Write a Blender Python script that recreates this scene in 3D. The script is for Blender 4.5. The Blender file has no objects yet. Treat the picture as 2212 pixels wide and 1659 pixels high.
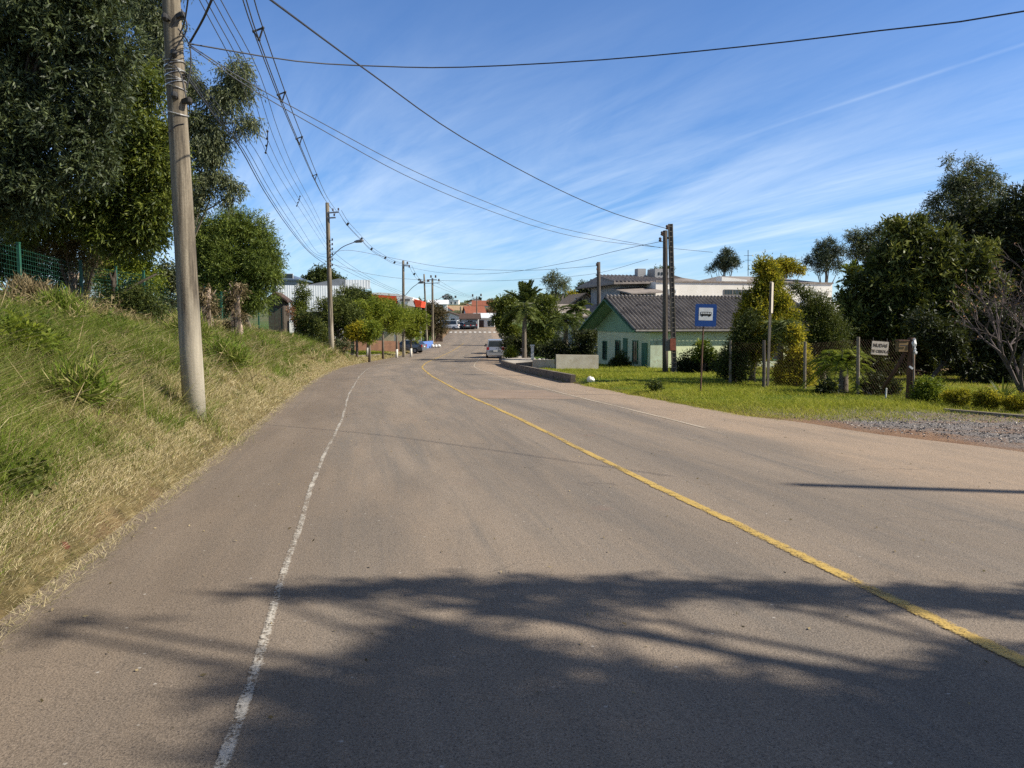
import bpy, bmesh, math, random
import numpy as np
from mathutils import Vector, Matrix
rng = np.random.default_rng(7); random.seed(7)
SC = bpy.context.scene; COL = SC.collection; PI = math.pi
R = math.radians
# ------------------------------------------------------------------ camera measurements
F = 1662.0; CX = 1106.0; CY = 829.5; EYE = 1.55
PITCH = math.atan((CY - 690) / F); CP, SP = math.cos(PITCH), math.sin(PITCH)
def at(px, py, Y):
    u = (px - CX) / F; v = (CY - py) / F
    k = Y / (CP + v * SP)
    return Vector((u * k, Y, EYE + (-SP + v * CP) * k))
def wpx(n, Y): return n * Y / F
# ------------------------------------------------------------------ road alignment and terrain
def smooth_table(pts, width):
    g = np.arange(-60, 3200, 0.5)
    v = np.interp(g, [p[0] for p in pts], [p[1] for p in pts])
    n = int(width / 0.5) | 1; k = np.ones(n) / n
    for _ in range(2): v = np.convolve(np.pad(v, n // 2, mode='edge'), k, 'valid')
    return lambda y: np.interp(y, g, v)
cx = smooth_table([(-60, 15.2), (0, 3.2), (10, 1.2), (16.1, .05), (23.4, -1.5), (34, -3.45), (43, -4.95), (51, -6.0), (64, -6.95), (80, -7.5), (98, -7.5), (135, -7.6), (160, -9.0), (250, -12), (3200, -12)], 7)
rz = smooth_table([(-60, 1.0), (0, 0), (52, -1.56), (64, -1.95), (80, -2.32), (98, -2.42), (115, -2.26), (135, -1.86), (152, -1.2), (160, -.8), (200, .6), (300, 5), (450, 11), (600, 14.5), (900, 16), (3200, 16)], 9)
sL = lambda y: np.interp(y, [0, 10, 15, 31, 43, 64, 200], [-3.75, -3.72, -3.62, -3.4, -3.3, -3.2, -3.2])
sR = lambda y: np.interp(y, [0, 22, 36, 51, 64, 80, 200], [3.1, 3.1, 3.1, 3.4, 4.0, 4.3, 4.3])
edgeL = lambda y: np.interp(y, [0, 60, 80, 200], [-5.3, -5.2, -4.6, -4.2])
edgeR = lambda y: np.interp(y, [-5, 0, 5, 10, 14, 16.5, 30, 55, 64, 75, 200], [14, 11, 8.2, 6.4, 5.5, 5.0, 5.0, 5.5, 6.1, 6.3, 5.6])
verge = lambda y: np.interp(y, [15.4, 17.5, 19, 30], [0, .5, 1, 1])
def lumps(x, y):
    return (np.sin(x * 1.3 + 1.7 * np.sin(y * .7)) * np.sin(y * 1.1 + 2 * np.sin(x * .5)) + .5 * np.sin(x * 2.9 + y * 2.3) * np.sin(y * 3.1 - x * .8))
def ground(x, y):
    x = np.asarray(x, float); y = np.asarray(y, float)
    s = x - cx(y); z = rz(y) - .06
    e = np.maximum(0, edgeL(y) - s)
    b = np.interp(y, [-30, 56, 66, 80, 140], [1, 1, .32, .2, .1])
    bank = .42 * (1 - np.exp(-e / .5)) + 2.35 * np.tanh(e / 5.6)
    z = z + np.where(e > 0, .06 * np.minimum(1, e * 4) + b * bank + np.minimum(1, e) * b * (.13 * lumps(x, y) + .05 * np.sin(x * 5.1 + y * 1.3) * np.sin(y * 4.3 - x)) , 0)
    f = np.maximum(0, s - edgeR(y))
    kerb = np.interp(y, [29, 31, 56, 60], [0, .12, .12, .1])
    r = np.minimum(1, f / .5) * (.09 + kerb) * verge(y) - .005 * np.minimum(f, 60) + .02 * np.minimum(1, f * 3)
    z = z + np.where(f > 0, r + .02 * np.minimum(1, f) * lumps(x, y), 0)
    return z
def gz(x, y): return float(ground(x, y))
# ------------------------------------------------------------------ scene helpers
def tag(o, label=None, cat=None, group=None, kind=None):
    if label: o['label'] = label
    if cat: o['category'] = cat
    if group: o['group'] = group
    if kind: o['kind'] = kind
    return o
def thing(name, label, cat, loc, group=None, rz_=0):
    o = bpy.data.objects.new(name, None); COL.objects.link(o)
    o.location = loc; o.rotation_euler = (0, 0, rz_); o.empty_display_size = .2
    return tag(o, label, cat, group)
def root_loc(p):
    while p.parent: p = p.parent
    return Vector(p.location)
def link(name, me, parent=None, mat=None, smooth=False, loc=None):
    o = bpy.data.objects.new(name, me); COL.objects.link(o)
    if parent: o.parent = parent
    if loc is not None: o.location = loc
    if mat:
        me.materials.append(mat)
    if smooth:
        me.polygons.foreach_set('use_smooth', np.ones(len(me.polygons), bool))
    return o
def copy_tree(o, parent=None):
    c = o.copy(); COL.objects.link(c)
    if parent: c.parent = parent
    for ch in list(o.children): copy_tree(ch, c)
    return c
def relabel(o, label): o['label'] = label; return o
class MB:
    """collects shapes in world coordinates (or local ones with local=True) and links them as one mesh"""
    def __init__(s): s.v = []; s.f = []
    def add(s, vs, fs):
        n = len(s.v); s.v += [tuple(v) for v in vs]; s.f += [tuple(i + n for i in f) for f in fs]; return s
    def quad(s, *p): return s.add(p, [tuple(range(len(p)))])
    def box(s, c, size, yaw=0, pitch=0, roll=0):
        m = Matrix.Rotation(yaw, 3, 'Z') @ Matrix.Rotation(pitch, 3, 'Y') @ Matrix.Rotation(roll, 3, 'X')
        a, b, d = size[0] / 2, size[1] / 2, size[2] / 2; c = Vector(c)
        P = [c + m @ Vector((x, y, z)) for x in (-a, a) for y in (-b, b) for z in (-d, d)]
        return s.add(P, [(0, 1, 3, 2), (4, 6, 7, 5), (0, 4, 5, 1), (2, 3, 7, 6), (0, 2, 6, 4), (1, 5, 7, 3)])
    def beam(s, a, b, w, h=None):
        a, b = Vector(a), Vector(b); h = h or w; d = b - a
        q = d.to_track_quat('Z', 'X').to_matrix(); L = d.length; c = (a + b) / 2
        P = [c + q @ Vector((x, y, z)) for x in (-w / 2, w / 2) for y in (-h / 2, h / 2) for z in (-L / 2, L / 2)]
        return s.add(P, [(0, 1, 3, 2), (4, 6, 7, 5), (0, 4, 5, 1), (2, 3, 7, 6), (0, 2, 6, 4), (1, 5, 7, 3)])
    def tube(s, pts, rad, n=8, cap=True):
        pts = [Vector(p) for p in pts]; m = len(pts)
        if not hasattr(rad, '__len__'): rad = [rad] * m
        vs = []; fs = []; up = None
        for i, p in enumerate(pts):
            d = (pts[min(i + 1, m - 1)] - pts[max(i - 1, 0)])
            if d.length < 1e-9: d = Vector((0, 0, 1))
            d.normalize()
            if up is None: up = d.orthogonal().normalized()
            up = (up - d * up.dot(d))
            up = up.normalized() if up.length > 1e-6 else d.orthogonal().normalized()
            w = d.cross(up)
            for k in range(n):
                t = 2 * PI * k / n; vs.append(p + (up * math.cos(t) + w * math.sin(t)) * rad[i])
        for i in range(m - 1):
            for k in range(n):
                a = i * n + k; b = i * n + (k + 1) % n; fs.append((a, b, b + n, a + n))
        if cap: fs.append(tuple(range(n))[::-1]); fs.append(tuple((m - 1) * n + k for k in range(n)))
        return s.add(vs, fs)
    def lathe(s, c, prof, n=16):
        c = Vector(c); vs = []; fs = []
        for r, z in prof:
            for k in range(n): vs.append(c + Vector((r * math.cos(2 * PI * k / n), r * math.sin(2 * PI * k / n), z)))
        for i in range(len(prof) - 1):
            for k in range(n):
                a = i * n + k; b = i * n + (k + 1) % n; fs.append((a, b, b + n, a + n))
        fs.append(tuple(range(n))[::-1]); fs.append(tuple((len(prof) - 1) * n + k for k in range(n)))
        return s.add(vs, fs)
    def prism(s, poly, ext):
        poly = [Vector(p) for p in poly]; n = len(poly); e = Vector(ext)
        vs = poly + [p + e for p in poly]
        fs = [tuple(range(n))[::-1], tuple(range(n, 2 * n))] + [(i, (i + 1) % n, (i + 1) % n + n, i + n) for i in range(n)]
        return s.add(vs, fs)
    def blob(s, c, r, seed=0, n=10, amp=.18):
        rg = random.Random(seed); c = Vector(c); r = Vector(r) if hasattr(r, '__len__') else Vector((r, r, r))
        vs = []; fs = []; m = n // 2 + 1
        for i in range(m + 1):
            t = PI * i / m
            for k in range(n):
                p = 2 * PI * k / n; q = 1 + amp * (rg.random() - .5) * 2
                vs.append(c + Vector((r.x * q * math.sin(t) * math.cos(p), r.y * q * math.sin(t) * math.sin(p), r.z * q * math.cos(t))))
        for i in range(m):
            for k in range(n):
                a = i * n + k; b = i * n + (k + 1) % n; fs.append((a, b, b + n, a + n))
        return s.add(vs, fs)
    def build(s, name, mat, parent=None, smooth=False, local=False, origin=None):
        off = Vector((0, 0, 0))
        if parent is not None and not local: off = root_loc(parent)
        if parent is None and not local:
            if origin is None:
                a = np.array(s.v); origin = ((a[:, 0].min() + a[:, 0].max()) / 2, (a[:, 1].min() + a[:, 1].max()) / 2, a[:, 2].min())
            off = Vector(origin)
        me = bpy.data.meshes.new(name)
        me.from_pydata([(v[0] - off[0], v[1] - off[1], v[2] - off[2]) for v in s.v], [], s.f); me.update()
        bm = bmesh.new(); bm.from_mesh(me); bmesh.ops.recalc_face_normals(bm, faces=bm.faces); bm.to_mesh(me); bm.free()
        return link(name, me, parent, mat, smooth, off if parent is None and not local else None)
def spline(pts, n=24):
    P = [Vector(p) for p in pts]
    if len(P) == 2: return [P[0].lerp(P[1], i / n) for i in range(n + 1)]
    P = [P[0] * 2 - P[1]] + P + [P[-1] * 2 - P[-2]]; out = []; m = len(P) - 3; k = max(2, n // m)
    for i in range(m):
        a, b, c, d = P[i:i + 4]
        for j in range(k):
            t = j / k
            out.append(.5 * ((2 * b) + (c - a) * t + (2 * a - 5 * b + 4 * c - d) * t * t + (3 * b - a - 3 * c + d) * t ** 3))
    out.append(P[-2]); return out
# ------------------------------------------------------------------ node helpers and materials
def new_mat(name):
    m = bpy.data.materials.new(name); m.use_nodes = True; nt = m.node_tree; nt.nodes.clear()
    out = nt.nodes.new('ShaderNodeOutputMaterial'); p = nt.nodes.new('ShaderNodeBsdfPrincipled')
    nt.links.new(p.outputs[0], out.inputs[0]); return m, nt, p, out
def N(nt, t, **kw):
    n = nt.nodes.new(t)
    for k, v in kw.items():
        if isinstance(k, str) and k.startswith('i_'): n.inputs[int(k[2:]) if k[2:].isdigit() else k[2:]].default_value = v
        else: setattr(n, k, v)
    return n
def noise(nt, vec, scale, detail=4, rough=.55, dist=0):
    n = N(nt, 'ShaderNodeTexNoise'); n.inputs['Scale'].default_value = scale; n.inputs['Detail'].default_value = detail
    n.inputs['Roughness'].default_value = rough; n.inputs['Distortion'].default_value = dist
    if vec is not None: nt.links.new(vec, n.inputs['Vector'])
    return n.outputs['Fac']
def ramp(nt, fac, stops, interp='LINEAR'):
    r = N(nt, 'ShaderNodeValToRGB'); el = r.color_ramp.elements; r.color_ramp.interpolation = interp
    while len(el) < len(stops): el.new(.5)
    for e, (p, c) in zip(el, stops):
        e.position = p; e.color = (*c, 1) if hasattr(c, '__len__') else (c, c, c, 1)
    nt.links.new(fac, r.inputs[0]); return r.outputs[0]
def mix(nt, fac, a, b, mode='MIX'):
    m = N(nt, 'ShaderNodeMix', data_type='RGBA', blend_type=mode)
    for s, v in ((0, fac), (6, a), (7, b)):
        if hasattr(v, 'is_output'): nt.links.new(v, m.inputs[s])
        elif s == 0: m.inputs[0].default_value = v
        else: m.inputs[s].default_value = (*v, 1)
    return m.outputs[2]
def math_(nt, op, a, b=None, clamp=False):
    m = N(nt, 'ShaderNodeMath', operation=op, use_clamp=clamp)
    for i, v in enumerate((a, b)):
        if v is None: continue
        if hasattr(v, 'is_output'): nt.links.new(v, m.inputs[i])
        else: m.inputs[i].default_value = v
    return m.outputs[0]
def bump(nt, p, h, strength, dist=.01):
    b = N(nt, 'ShaderNodeBump'); b.inputs['Strength'].default_value = strength; b.inputs['Distance'].default_value = dist
    nt.links.new(h, b.inputs['Height']); nt.links.new(b.outputs[0], p.inputs['Normal'])
def objco(nt): return N(nt, 'ShaderNodeTexCoord').outputs['Object']
def geopos(nt): return N(nt, 'ShaderNodeNewGeometry').outputs['Position']
def attr(nt, name): return N(nt, 'ShaderNodeAttribute', attribute_name=name).outputs['Fac']
def mapped(nt, vec, scale, rot=(0, 0, 0)):
    m = N(nt, 'ShaderNodeMapping'); m.inputs['Scale'].default_value = scale; m.inputs['Rotation'].default_value = rot
    nt.links.new(vec, m.inputs['Vector']); return m.outputs[0]
def plain(name, c1, c2=None, scale=3, rough=.7, metal=0, bmp=0, bscale=40, spots=None, stretch=None, spec=.4):
    m, nt, p, out = new_mat(name); co = objco(nt)
    if stretch: co = mapped(nt, co, stretch)
    c2 = c2 or tuple(x * .75 for x in c1)
    c = ramp(nt, noise(nt, co, scale, 6, .62), [(.32, c2), (.68, c1)])
    if spots:
        c = mix(nt, ramp(nt, noise(nt, co, spots[1], 5, .7), [(spots[2], 0), (spots[2] + .12, 1)]), c, spots[0])
    nt.links.new(c, p.inputs['Base Color']); p.inputs['Roughness'].default_value = rough; p.inputs['Metallic'].default_value = metal
    p.inputs['Specular IOR Level'].default_value = spec
    if bmp: bump(nt, p, noise(nt, co, bscale, 4), bmp)
    return m
def leaf_mat(name, stops, rough=.45, trans=.25, spec=.4):
    m, nt, p, out = new_mat(name)
    c = ramp(nt, attr(nt, 'tint'), stops); nt.links.new(c, p.inputs['Base Color'])
    p.inputs['Roughness'].default_value = rough; p.inputs['Specular IOR Level'].default_value = spec
    if trans:
        t = N(nt, 'ShaderNodeBsdfTranslucent'); nt.links.new(mix(nt, .3, c, (.22, .25, .02)), t.inputs[0])
        s = N(nt, 'ShaderNodeMixShader'); s.inputs[0].default_value = trans
        nt.links.new(p.outputs[0], s.inputs[1]); nt.links.new(t.outputs[0], s.inputs[2]); nt.links.new(s.outputs[0], out.inputs[0])
    return m
# ------------------------------------------------------------------ foliage
def nrm(v): return v / np.maximum(1e-9, np.linalg.norm(v, axis=1, keepdims=True))
def unit(n): return nrm(rng.normal(size=(n, 3)))
def quads_mesh(name, V, tint, mat, parent=None, loc=None, nf=1):
    """V: (n, 4*nf, 3) world coordinates, tint: one per leaf"""
    n = len(V); off = np.array(root_loc(parent)) if parent is not None else (np.array(loc) if loc is not None else np.zeros(3))
    me = bpy.data.meshes.new(name); co = (V - off).reshape(-1, 3).astype(np.float32)
    me.vertices.add(len(co)); me.vertices.foreach_set('co', co.ravel())
    nq = n * nf
    if nf == 1: idx = np.arange(n * 4)
    else:  # strips of 2 quads over 6 vertices
        b = (np.arange(n) * 6)[:, None]; idx = (b + np.array([0, 1, 3, 2, 2, 3, 5, 4])[None]).ravel()
    me.loops.add(nq * 4); me.polygons.add(nq)
    me.polygons.foreach_set('loop_start', np.arange(nq, dtype=np.int32) * 4)
    me.loops.foreach_set('vertex_index', idx.astype(np.int32))
    me.update(calc_edges=True)
    a = me.attributes.new('tint', 'FLOAT', 'FACE'); a.data.foreach_set('value', np.repeat(np.clip(tint, 0, 1), nf).astype(np.float32))
    return link(name, me, parent, mat, False, None if parent is not None else off)
def leaves_V(P, D, L, W):
    n = len(P); L = np.broadcast_to(L, n)[:, None]; W = np.broadcast_to(W, n)[:, None]
    S = nrm(np.cross(D, unit(n))) * W * .5
    M = P + D * L * .45
    return np.stack([P, M + S, P + D * L, M - S], 1)
def subclumps(circ, m=8, sub=.42, dep=1.0, sq=1.0):
    """circ: list of (centre, radius) -> centres and radii of smaller clumps through each volume"""
    C = []; Rr = []
    for c, r in circ:
        k = max(3, int(m)); d = unit(k); u = rng.uniform(.35, .8, k)[:, None]
        C.append(np.array(c) + d * u * r * np.array([1, dep, sq])); Rr.append(np.full(k, r * sub) * rng.uniform(.75, 1.2, k))
    return np.concatenate(C), np.concatenate(Rr)
def foliage(name, parent, mat, C, Rr, n_tw, lpt, tl, L, W, droop=.25, out=.8, tint=.5, tv=.2, loc=None, lo=.35, lspread=.8, wp=2.0):
    w = Rr ** wp; idx = rng.choice(len(C), n_tw, p=w / w.sum())
    d = unit(n_tw); d[:, 2] = d[:, 2] * .9 + .12
    p0 = C[idx] + d * (Rr[idx] * rng.uniform(lo, 1, n_tw))[:, None]
    td = nrm(d * out + unit(n_tw) * .6 + np.array([0, 0, -droop]))
    ct = rng.normal(0, tv * .7, len(C))[idx]; Ps = []; Ds = []; Ts = []
    tls = tl * rng.uniform(.6, 1.3, n_tw)
    for k in range(lpt):
        f = (k + .5) / lpt
        Ps.append(p0 + td * (tls * f)[:, None] + np.array([0, 0, -1]) * (droop * tls * .5 * f * f)[:, None])
        Ds.append(nrm(td * .7 + unit(n_tw) * lspread + np.array([0, 0, -droop])))
        Ts.append(tint + ct + rng.normal(0, tv, n_tw))
    P = np.concatenate(Ps); D = np.concatenate(Ds); T = np.concatenate(Ts); n = len(P)
    return quads_mesh(name, leaves_V(P, D, L * rng.uniform(.7, 1.25, n), W * rng.uniform(.8, 1.2, n)), T, mat, parent, loc)
def limbs(mb, base, top, r, targets, n=6, start=.35):
    base, top = Vector(base), Vector(top)
    tr = [base.lerp(top, t) + Vector((math.sin(t * 5 + base.x) * .25 * r * 2, math.cos(t * 4 + base.y) * .25 * r * 2, 0)) for t in np.linspace(0, 1, 8)]
    mb.tube(tr, [r * (1.25 if i == 0 else 1 - .6 * i / 7) for i in range(8)], 10)
    for c in targets:
        c = Vector(c); t = min(.97, max(start, random.uniform(start, .95)))
        a = base.lerp(top, t); m = a.lerp(c, .5) + Vector((random.uniform(-.1, .1), random.uniform(-.1, .1), -.06 * (c - a).length))
        rr = r * (1 - .6 * t) * .6
        pts = spline([a, m, c], 6); mb.tube(pts, [rr * (1 - .8 * q / (len(pts) - 1)) for q in range(len(pts))], n)
def tree(name, label, cat, base, circ, mat, bark, r, twigs, lpt=6, tl=.5, L=.12, W=.03, m=9, sub=.45, dep=1.0, group=None, top=None, droop=.25, tint=.5, tv=.18, out=.8, nl=10, lspread=.8, sq=1., lo=.35, crown='crown'):
    t = thing(name, label, cat, base, group)
    C, Rr = subclumps(circ, m, sub, dep, sq)
    foliage(crown, t, mat, C, Rr, twigs, lpt, tl, L, W, droop, out, tint, tv, None, lo, lspread)
    if r:
        mb = MB(); ctr = np.mean([np.array(c) for c, _ in circ], 0)
        tp = Vector(top) if top is not None else Vector(ctr)
        sel = [C[i] for i in rng.choice(len(C), min(nl, len(C)), replace=False)]
        limbs(mb, base, tp, r, sel); mb.build('trunk', bark, t, True)
    return t
def pxc(lst, Y, dy=0):
    """(px, py, radius px[, depth offset]) -> (centre, radius) at depth Y"""
    return [(at(c[0], c[1], Y + (c[3] if len(c) > 3 else 0)), wpx(c[2], Y)) for c in lst]
def palm(name, label, base, h, nf, fl, mats, rt=.14, lf=.45, droop=1.0, group=None, cat='palm', per=46, lean=(0, 0), up=.5, W=.035, tint=.5):
    t = thing(name, label, cat, base, group); b = Vector(base); tp = b + Vector((lean[0], lean[1], h))
    if h > .2:
        mb = MB(); pts = [b.lerp(tp, i / 14) for i in range(15)]
        mb.tube(pts, [rt * (1.25 - .35 * i / 14 + (.1 if i % 2 else 0)) for i in range(15)], 9); mb.build('trunk', mats[1], t, True)
    Ps = []; Ds = []; Ts = []; Ls = []; st = MB()
    for i in range(nf):
        az = 2.4 * i + random.uniform(-.3, .3); el = up + random.uniform(-.7, .75); d = Vector((math.cos(az) * math.cos(el), math.sin(az) * math.cos(el), math.sin(el)))
        L = fl * random.uniform(.8, 1.1); side = d.cross(Vector((0, 0, 1))).normalized(); pts = []
        for k in range(9):
            f = k / 8; pts.append(tp + d * L * f + Vector((0, 0, -droop * L * .55 * f * f)))
        st.tube(pts, [.02 - .0018 * k for k in range(9)], 4, False)
        tt = tint + random.uniform(-.2, .2)
        for k in range(per):
            f = .12 + .88 * k / per; j = min(7, int(f * 8)); p = pts[j].lerp(pts[j + 1], f * 8 - j); g = (pts[j + 1] - pts[j]).normalized()
            for sgn in (-1, 1):
                dd = (g * .6 + side * sgn * .9 + Vector((0, 0, -.18 + random.uniform(-.2, .25)))).normalized()
                Ps.append(p); Ds.append(dd); Ls.append(lf * (1 - .75 * abs(f - .45)) * random.uniform(.85, 1.1)); Ts.append(tt + random.uniform(-.12, .12))
    fr = quads_mesh('fronds', leaves_V(np.array([tuple(p) for p in Ps]), np.array([tuple(p) for p in Ds]), np.array(Ls), W), np.array(Ts), mats[0], t)
    st.build('frond_stem', mats[2] if len(mats) > 2 else mats[1], fr)
    return t
def bush(name, label, circ, mat, twigs, lpt=5, tl=.25, L=.08, W=.03, group=None, droop=.1, tint=.5, tv=.18, m=8, sub=.5, dep=1., cat='bush', out=.8, sq=1., lo=.35):
    a = np.array([np.array(c) - np.array([0, 0, r]) for c, r in circ]); base = (a[:, 0].mean(), a[:, 1].mean(), a[:, 2].min())
    base = (base[0], base[1], gz(base[0], base[1]))
    t = thing(name, label, cat, base, group)
    C, Rr = subclumps(circ, m, sub, dep, sq)
    foliage('foliage', t, mat, C, Rr, twigs, lpt, tl, L, W, droop, out, tint, tv, None, lo)
    mb = MB(); b = Vector(base)
    for c, r in circ:
        for i in range(4):
            e = Vector(c) + Vector((random.uniform(-.5, .5), random.uniform(-.5, .5), random.uniform(-.2, .5))) * r
            pts = spline([b + Vector((random.uniform(-.1, .1), random.uniform(-.1, .1), -.05)), b.lerp(e, .5) + Vector((random.uniform(-.1, .1) * r, 0, 0)), e], 6)
            mb.tube(pts, [.026 * (1 - .8 * q / (len(pts) - 1)) for q in range(len(pts))], 5, False)
    mb.build('stem', M['twig'], t)
    return t
M = {}
# ------------------------------------------------------------------ materials
def build_materials():
    # asphalt: UV is metres (across, along)
    m, nt, p, out = new_mat('asphalt'); M['asphalt'] = m
    uv = N(nt, 'ShaderNodeUVMap', uv_map='metres').outputs[0]; pos = geopos(nt)
    big = noise(nt, mapped(nt, uv, (.9, .16, 1)), 1.0, 6, .65, .6)
    c = ramp(nt, big, [(.30, (.180, .146, .114)), (.50, (.226, .182, .141)), (.70, (.275, .220, .169))])
    streak = noise(nt, mapped(nt, uv, (2.6, .10, 1)), 1.0, 7, .7, 1.2)
    c = mix(nt, math_(nt, 'MULTIPLY', ramp(nt, streak, [(.50, 0), (.72, 1)]), .75), c, (.160, .142, .122))
    dusty = noise(nt, mapped(nt, uv, (.45, .12, 1)), 1.7, 6, .65, .4)
    c = mix(nt, math_(nt, 'MULTIPLY', ramp(nt, dusty, [(.48, 0), (.75, 1)]), .5), c, (.33, .245, .17))
    dust = math_(nt, 'MULTIPLY', attr(nt, 'dust'), ramp(nt, noise(nt, mapped(nt, uv, (1.2, .3, 1)), 1.6, 7, .7, .5), [(.25, .25), (.6, 1)]), True)
    c = mix(nt, dust, c, (.335, .250, .178))
    c = mix(nt, math_(nt, 'MULTIPLY', attr(nt, 'shoulder'), ramp(nt, noise(nt, mapped(nt, uv, (1, .3, 1)), 1.2, 6, .65), [(.25, .25), (.7, .70)])), c, (.150, .114, .084))
    # rubber darkened wheel paths with wavering edges
    wob = noise(nt, mapped(nt, uv, (.2, .1, 1)), 2, 3)
    wp = math_(nt, 'MULTIPLY', attr(nt, 'wheel'), ramp(nt, noise(nt, mapped(nt, uv, (1.8, .11, 1)), 1.4, 6, .7, .8), [(.36, 0), (.64, 1)]), True)
    c = mix(nt, math_(nt, 'MULTIPLY', wp, .72), c, (.142, .125, .109))
    agg = noise(nt, pos, 95, 3, .7)
    c = mix(nt, .62, c, ramp(nt, agg, [(.28, .2), (.5, .98), (.72, 1.75)]), 'MULTIPLY')
    vo = N(nt, 'ShaderNodeTexVoronoi', feature='F1'); vo.inputs['Scale'].default_value = 42; nt.links.new(pos, vo.inputs['Vector'])
    c = mix(nt, ramp(nt, vo.outputs['Distance'], [(.12, .75), (.24, 0)]), c, (.06, .052, .05))
    vo2 = N(nt, 'ShaderNodeTexVoronoi', feature='F1'); vo2.inputs['Scale'].default_value = 5.5; nt.links.new(pos, vo2.inputs['Vector'])
    c = mix(nt, ramp(nt, vo2.outputs['Distance'], [(.035, .8), (.06, 0)]), c, (.46, .42, .37))
    red = noise(nt, pos, .8, 4, .6); c = mix(nt, ramp(nt, red, [(.66, 0), (.8, .35)]), c, (.33, .15, .11))
    cr = N(nt, 'ShaderNodeTexVoronoi', feature='DISTANCE_TO_EDGE'); cr.inputs['Scale'].default_value = .55
    wv = N(nt, 'ShaderNodeTexNoise'); wv.inputs['Scale'].default_value = 1.4; wv.inputs['Detail'].default_value = 5; nt.links.new(pos, wv.inputs['Vector'])
    va = N(nt, 'ShaderNodeVectorMath', operation='ADD'); nt.links.new(pos, va.inputs[0]); nt.links.new(wv.outputs['Color'], va.inputs[1]); nt.links.new(va.outputs[0], cr.inputs['Vector'])
    ck = math_(nt, 'MULTIPLY', ramp(nt, cr.outputs['Distance'], [(.0035, 1), (.008, 0)]), ramp(nt, noise(nt, pos, .33, 3), [(.55, 0), (.66, 1)]))
    c = mix(nt, math_(nt, 'MULTIPLY', ck, .6), c, (.06, .05, .045))
    nt.links.new(c, p.inputs['Base Color']); p.inputs['Roughness'].default_value = .85; p.inputs['Specular IOR Level'].default_value = .25
    bump(nt, p, agg, .55, .012)
    def paint(name, col, wear, under):
        m, nt, p, out = new_mat(name); M[name] = m
        uv = N(nt, 'ShaderNodeUVMap', uv_map='metres').outputs[0]; pos = geopos(nt)
        f = math_(nt, 'ADD', math_(nt, 'MULTIPLY', noise(nt, pos, 60, 3, .8), .5), math_(nt, 'MULTIPLY', noise(nt, mapped(nt, pos, (1, 1, 1)), 5.5, 8, .78), .52))
        f = math_(nt, 'ADD', f, math_(nt, 'MULTIPLY', noise(nt, mapped(nt, uv, (.3, .45, 1)), 1.0, 5, .7), .40))
        e = N(nt, 'ShaderNodeSeparateXYZ'); nt.links.new(uv, e.inputs[0])
        a = math_(nt, 'ABSOLUTE', e.outputs[0])
        f = math_(nt, 'SUBTRACT', f, math_(nt, 'MULTIPLY', math_(nt, 'POWER', a, 4), .22))
        k = ramp(nt, f, [(wear - .05, 0), (wear + .06, 1)])
        c = mix(nt, .5, col, ramp(nt, noise(nt, pos, 70, 3, .7), [(.3, tuple(x * .45 for x in col)), (.6, col)]))
        c = mix(nt, ramp(nt, noise(nt, mapped(nt, uv, (1, .3, 1)), 2.2, 5, .7), [(.4, 0), (.75, .6)]), c, under)
        nt.links.new(c, p.inputs['Base Color']); p.inputs['Roughness'].default_value = .75
        tr = N(nt, 'ShaderNodeBsdfTransparent'); s = N(nt, 'ShaderNodeMixShader'); nt.links.new(k, s.inputs[0])
        nt.links.new(tr.outputs[0], s.inputs[1]); nt.links.new(p.outputs[0], s.inputs[2]); nt.links.new(s.outputs[0], out.inputs[0])
    paint('paint_yellow', (.58, .385, .085), .655, (.34, .25, .12))
    paint('paint_white', (.60, .55, .47), .705, (.30, .25, .20))
    paint('paint_dusty', (.50, .42, .32), .64, (.30, .23, .17))
    paint('paint_crossing', (.6, .57, .52), .5, (.5, .46, .4))
    # ground
    m, nt, p, out = new_mat('soil_and_turf'); M['ground'] = m; pos = geopos(nt)
    soil = ramp(nt, noise(nt, pos, 1.1, 7, .65), [(.3, (.16, .085, .05)), (.55, (.27, .165, .10)), (.75, (.34, .235, .155))])
    straw = ramp(nt, noise(nt, pos, 5, 8, .7), [(.3, (.05, .042, .016)), (.5, (.13, .10, .042)), (.72, (.30, .225, .105))])  # ground under the grass darkened: shade between the blades put into the colour
    turf = ramp(nt, noise(nt, pos, 3.2, 8, .7), [(.3, (.035, .065, .012)), (.55, (.085, .14, .022)), (.75, (.17, .21, .04))])
    grav = ramp(nt, noise(nt, pos, 26, 5, .75), [(.32, (.05, .046, .046)), (.5, (.19, .17, .16)), (.7, (.42, .38, .35))])
    grav = mix(nt, ramp(nt, noise(nt, pos, .9, 5, .6), [(.45, 0), (.62, .8)]), grav, soil)
    far = ramp(nt, noise(nt, pos, .03, 6, .6), [(.35, (.06, .085, .03)), (.6, (.13, .12, .06)), (.75, (.22, .16, .1))])
    c = mix(nt, attr(nt, 'straw'), soil, straw); c = mix(nt, attr(nt, 'turf'), c, turf)
    c = mix(nt, attr(nt, 'gravel'), c, grav); c = mix(nt, attr(nt, 'far'), c, far)
    nt.links.new(c, p.inputs['Base Color']); p.inputs['Roughness'].default_value = .95; p.inputs['Specular IOR Level'].default_value = .15
    bump(nt, p, noise(nt, pos, 22, 6, .7), .9, .05)
    # greenery
    G = leaf_mat
    M['dark_leaf'] = G('dark_slender_leaves', [(0, (.012, .020, .010)), (.5, (.045, .062, .024)), (1, (.12, .145, .06))], .5, .2, .3)
    M['mid_leaf'] = G('mid_green_leaves', [(0, (.022, .035, .008)), (.5, (.072, .10, .014)), (1, (.19, .21, .03))], .5, .3, .3)
    M['bright_leaf'] = G('bright_green_leaves', [(0, (.035, .06, .008)), (.5, (.13, .18, .018)), (1, (.32, .34, .04))], .55, .4, .2)
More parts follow.
